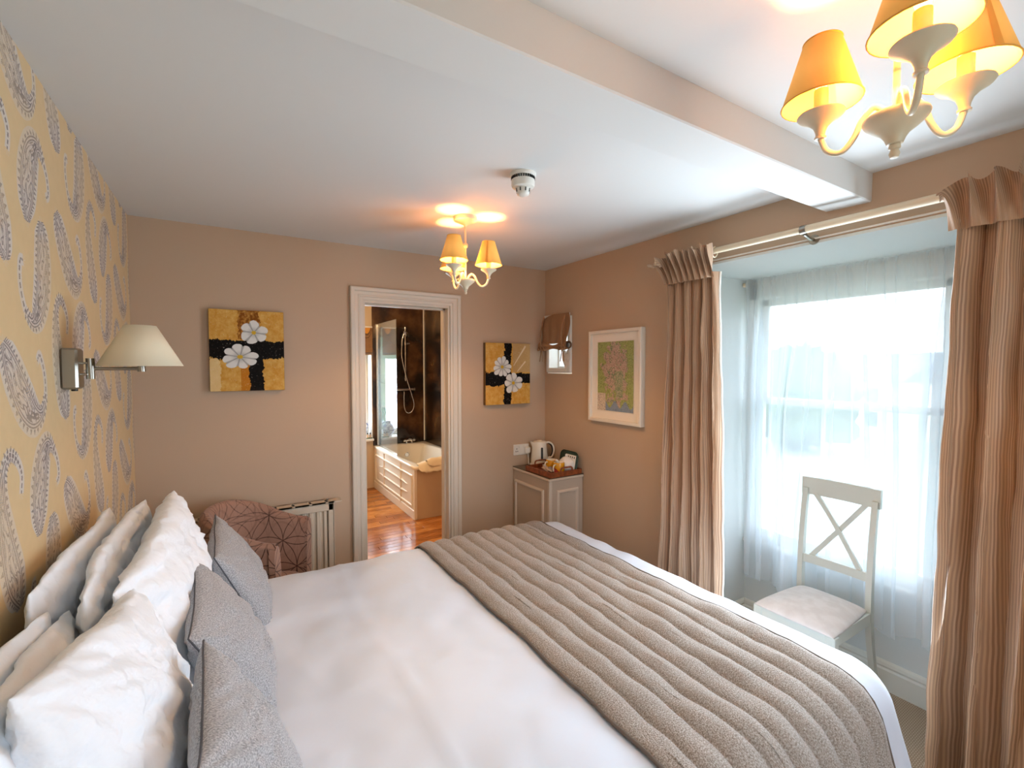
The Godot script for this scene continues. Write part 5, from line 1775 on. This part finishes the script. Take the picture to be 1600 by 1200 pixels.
	put("bottom_seal", B.new().span(Vector3(-0.005, -0.002, -6.345), Vector3(0.005, 0.008, -5.52), 0.002), mats.chrome, sc)
	# towel folded over the near corner of the bath
	var tw := thing("folded_towel", "cream towel folded over the near end of the bath", "towel", Vector3(0, 0, 0))
	var tb := B.new()
	for layer in 2:
		tb.grid(func(u, v):
			var a: float = v * TAU
			var cs := cos(a)
			var sn := sin(a)
			var x := lerpf(1.765 + layer * 0.10, x1 - 0.012, u)
			var ends := pow(clampf(minf(u, 1.0 - u) * 9.0, 0.0, 1.0), 0.5)
			var w: float = (0.085 - 0.025 * layer) * (0.6 + 0.4 * ends) * (1.1 - 0.35 * u)
			var h: float = (0.020 + 0.006 * layer) * (0.25 + 0.75 * ends)
			var z := z1 - 0.02 + w * signf(cs) * pow(absf(cs), 0.8)
			var y := 0.610 + layer * 0.026 + h * sn + 0.012 * nz(u * 7.0, cs * 2.0, 3.0 + layer) + 0.006 * nz(u * 16.0, cs * 5.0)
			var over := maxf(0.0, z - z1 + 0.01)
			y -= over * (0.9 + 0.3 * sin(u * 6.0))
			z -= over * 0.35
			y -= 0.05 * maxf(0.0, 0.22 - u) * (1.0 - layer)
			return Vector3(x, y, z + 0.012 * nz(u * 5.0, 8.0)), 44, 20)
	put("cloth", tb, mats.towel_cotton, tw)
	# window dressing
	var bl := thing("roller_blind", "pale green roller blind half down at the bathroom window", "blind", Vector3(0, 0, BZ - 0.225))
	put("fabric", B.new().span(Vector3(0.905, 1.10, -0.002), Vector3(1.640, 2.13, 0.0), 0.0), mats.roller_fabric, bl)
	put("bottom_bar", B.new().span(Vector3(0.905, 1.085, -0.007), Vector3(1.640, 1.105, 0.005), 0.003), mats.white_paint, bl)
	put("roller", B.new().tube([Vector3(0.905, 2.12, 0), Vector3(1.640, 2.12, 0)], 0.018, 14), mats.white_paint, bl)
	var va := thing("printed_valance", "ochre patterned valance over the bathroom window", "valance", Vector3(0, 0, BZ))
	var vb := B.new()
	vb.grid(func(u, v): return Vector3(lerpf(0.78, 1.70, u), lerpf(2.21, 1.85, v) + 0.02 * sin(u * 5.0) * v, 0.075 + 0.006 * sin(u * 34.0) * v), 60, 10, 3.0, 1.0)
	put("cloth", vb, mats.valance_print, va)
	put("board", B.new().span(Vector3(0.78, 2.195, 0.0), Vector3(1.70, 2.215, 0.076), 0.002), mats.white_paint, va)
	put("braid", B.new().span(Vector3(0.78, 1.842, 0.072), Vector3(1.70, 1.862, 0.084), 0.003), mats.tweed_binding, va)
	# ornaments on the sill
	var sy := 0.688
	var vs := thing("china_vase", "rounded blue and white china jar on the bathroom window sill", "vase", Vector3(1.575, sy, BZ - 0.09))
	put("jar", B.new().lathe([Vector2(0, 0), Vector2(0.042, 0), Vector2(0.045, 0.01), Vector2(0.078, 0.07), Vector2(0.082, 0.11), Vector2(0.060, 0.165), Vector2(0.034, 0.185), Vector2(0.034, 0.205), Vector2(0.042, 0.215), Vector2(0.030, 0.214), Vector2(0, 0.20)], 26), mats.blue_china, vs)
	put("handle", B.new().tube(curve([Vector3(0.036, 0.20, 0), Vector3(0.080, 0.195, 0), Vector3(0.092, 0.15, 0), Vector3(0.066, 0.125, 0)], 6), 0.008, 8), mats.blue_china, vs)
	var dish := thing("toiletry_tray", "small green tray on the bathroom window sill", "tray", Vector3(1.652, sy, BZ + 0.020))
	put("dish", B.new().box(Vector3(0, 0.006, 0), Vector3(0.09, 0.012, 0.06), 0.004), mats.leaf_green, dish)
	for k in 2:
		var bt := thing("toiletry_bottle", ["little pale bottle with a dark cap, left of the pair on the sill tray", "little pale bottle with a dark cap, right of the pair on the sill tray"][k], "bottle", Vector3(1.634 + 0.036 * k, sy + 0.012, BZ + 0.020), 0.0, "toiletry bottles on the sill tray")
		put("bottle", B.new().lathe([Vector2(0, 0), Vector2(0.014, 0), Vector2(0.015, 0.035), Vector2(0.007, 0.044), Vector2(0.007, 0.05)], 14), mats.kraft_paper, bt)
		put("cap", B.new().lathe([Vector2(0.009, 0.048), Vector2(0.009, 0.066), Vector2(0, 0.067)], 12), mats.black, bt)
	# ceiling lamp out of view, placed to light the bathroom walls and floor
	var cl := thing("unseen_ceiling_light", "round white ceiling light, out of view, placed to light the bathroom", "ceiling light", Vector3(1.15, 2.6, -4.5))
	put("base", B.new().lathe([Vector2(0, -0.02), Vector2(0.13, -0.02), Vector2(0.14, 0.0)], 30), mats.white_paint, cl)
	put("glass_bulb", B.new().lathe([Vector2(0, -0.10), Vector2(0.05, -0.095), Vector2(0.10, -0.06), Vector2(0.115, -0.021)], 30), mats.lamp_bulb_glow, cl)
	var o := OmniLight3D.new()
	o.name = "unseen_bathroom_light"
	o.position = Vector3(0, -0.06, 0)
	o.light_color = Color(1.0, 0.80, 0.55)
	o.light_energy = 1.8
	o.light_size = 0.08
	o.omni_range = 9.0
	o.omni_attenuation = 2.0
	o.shadow_enabled = true
	cl.add_child(o)
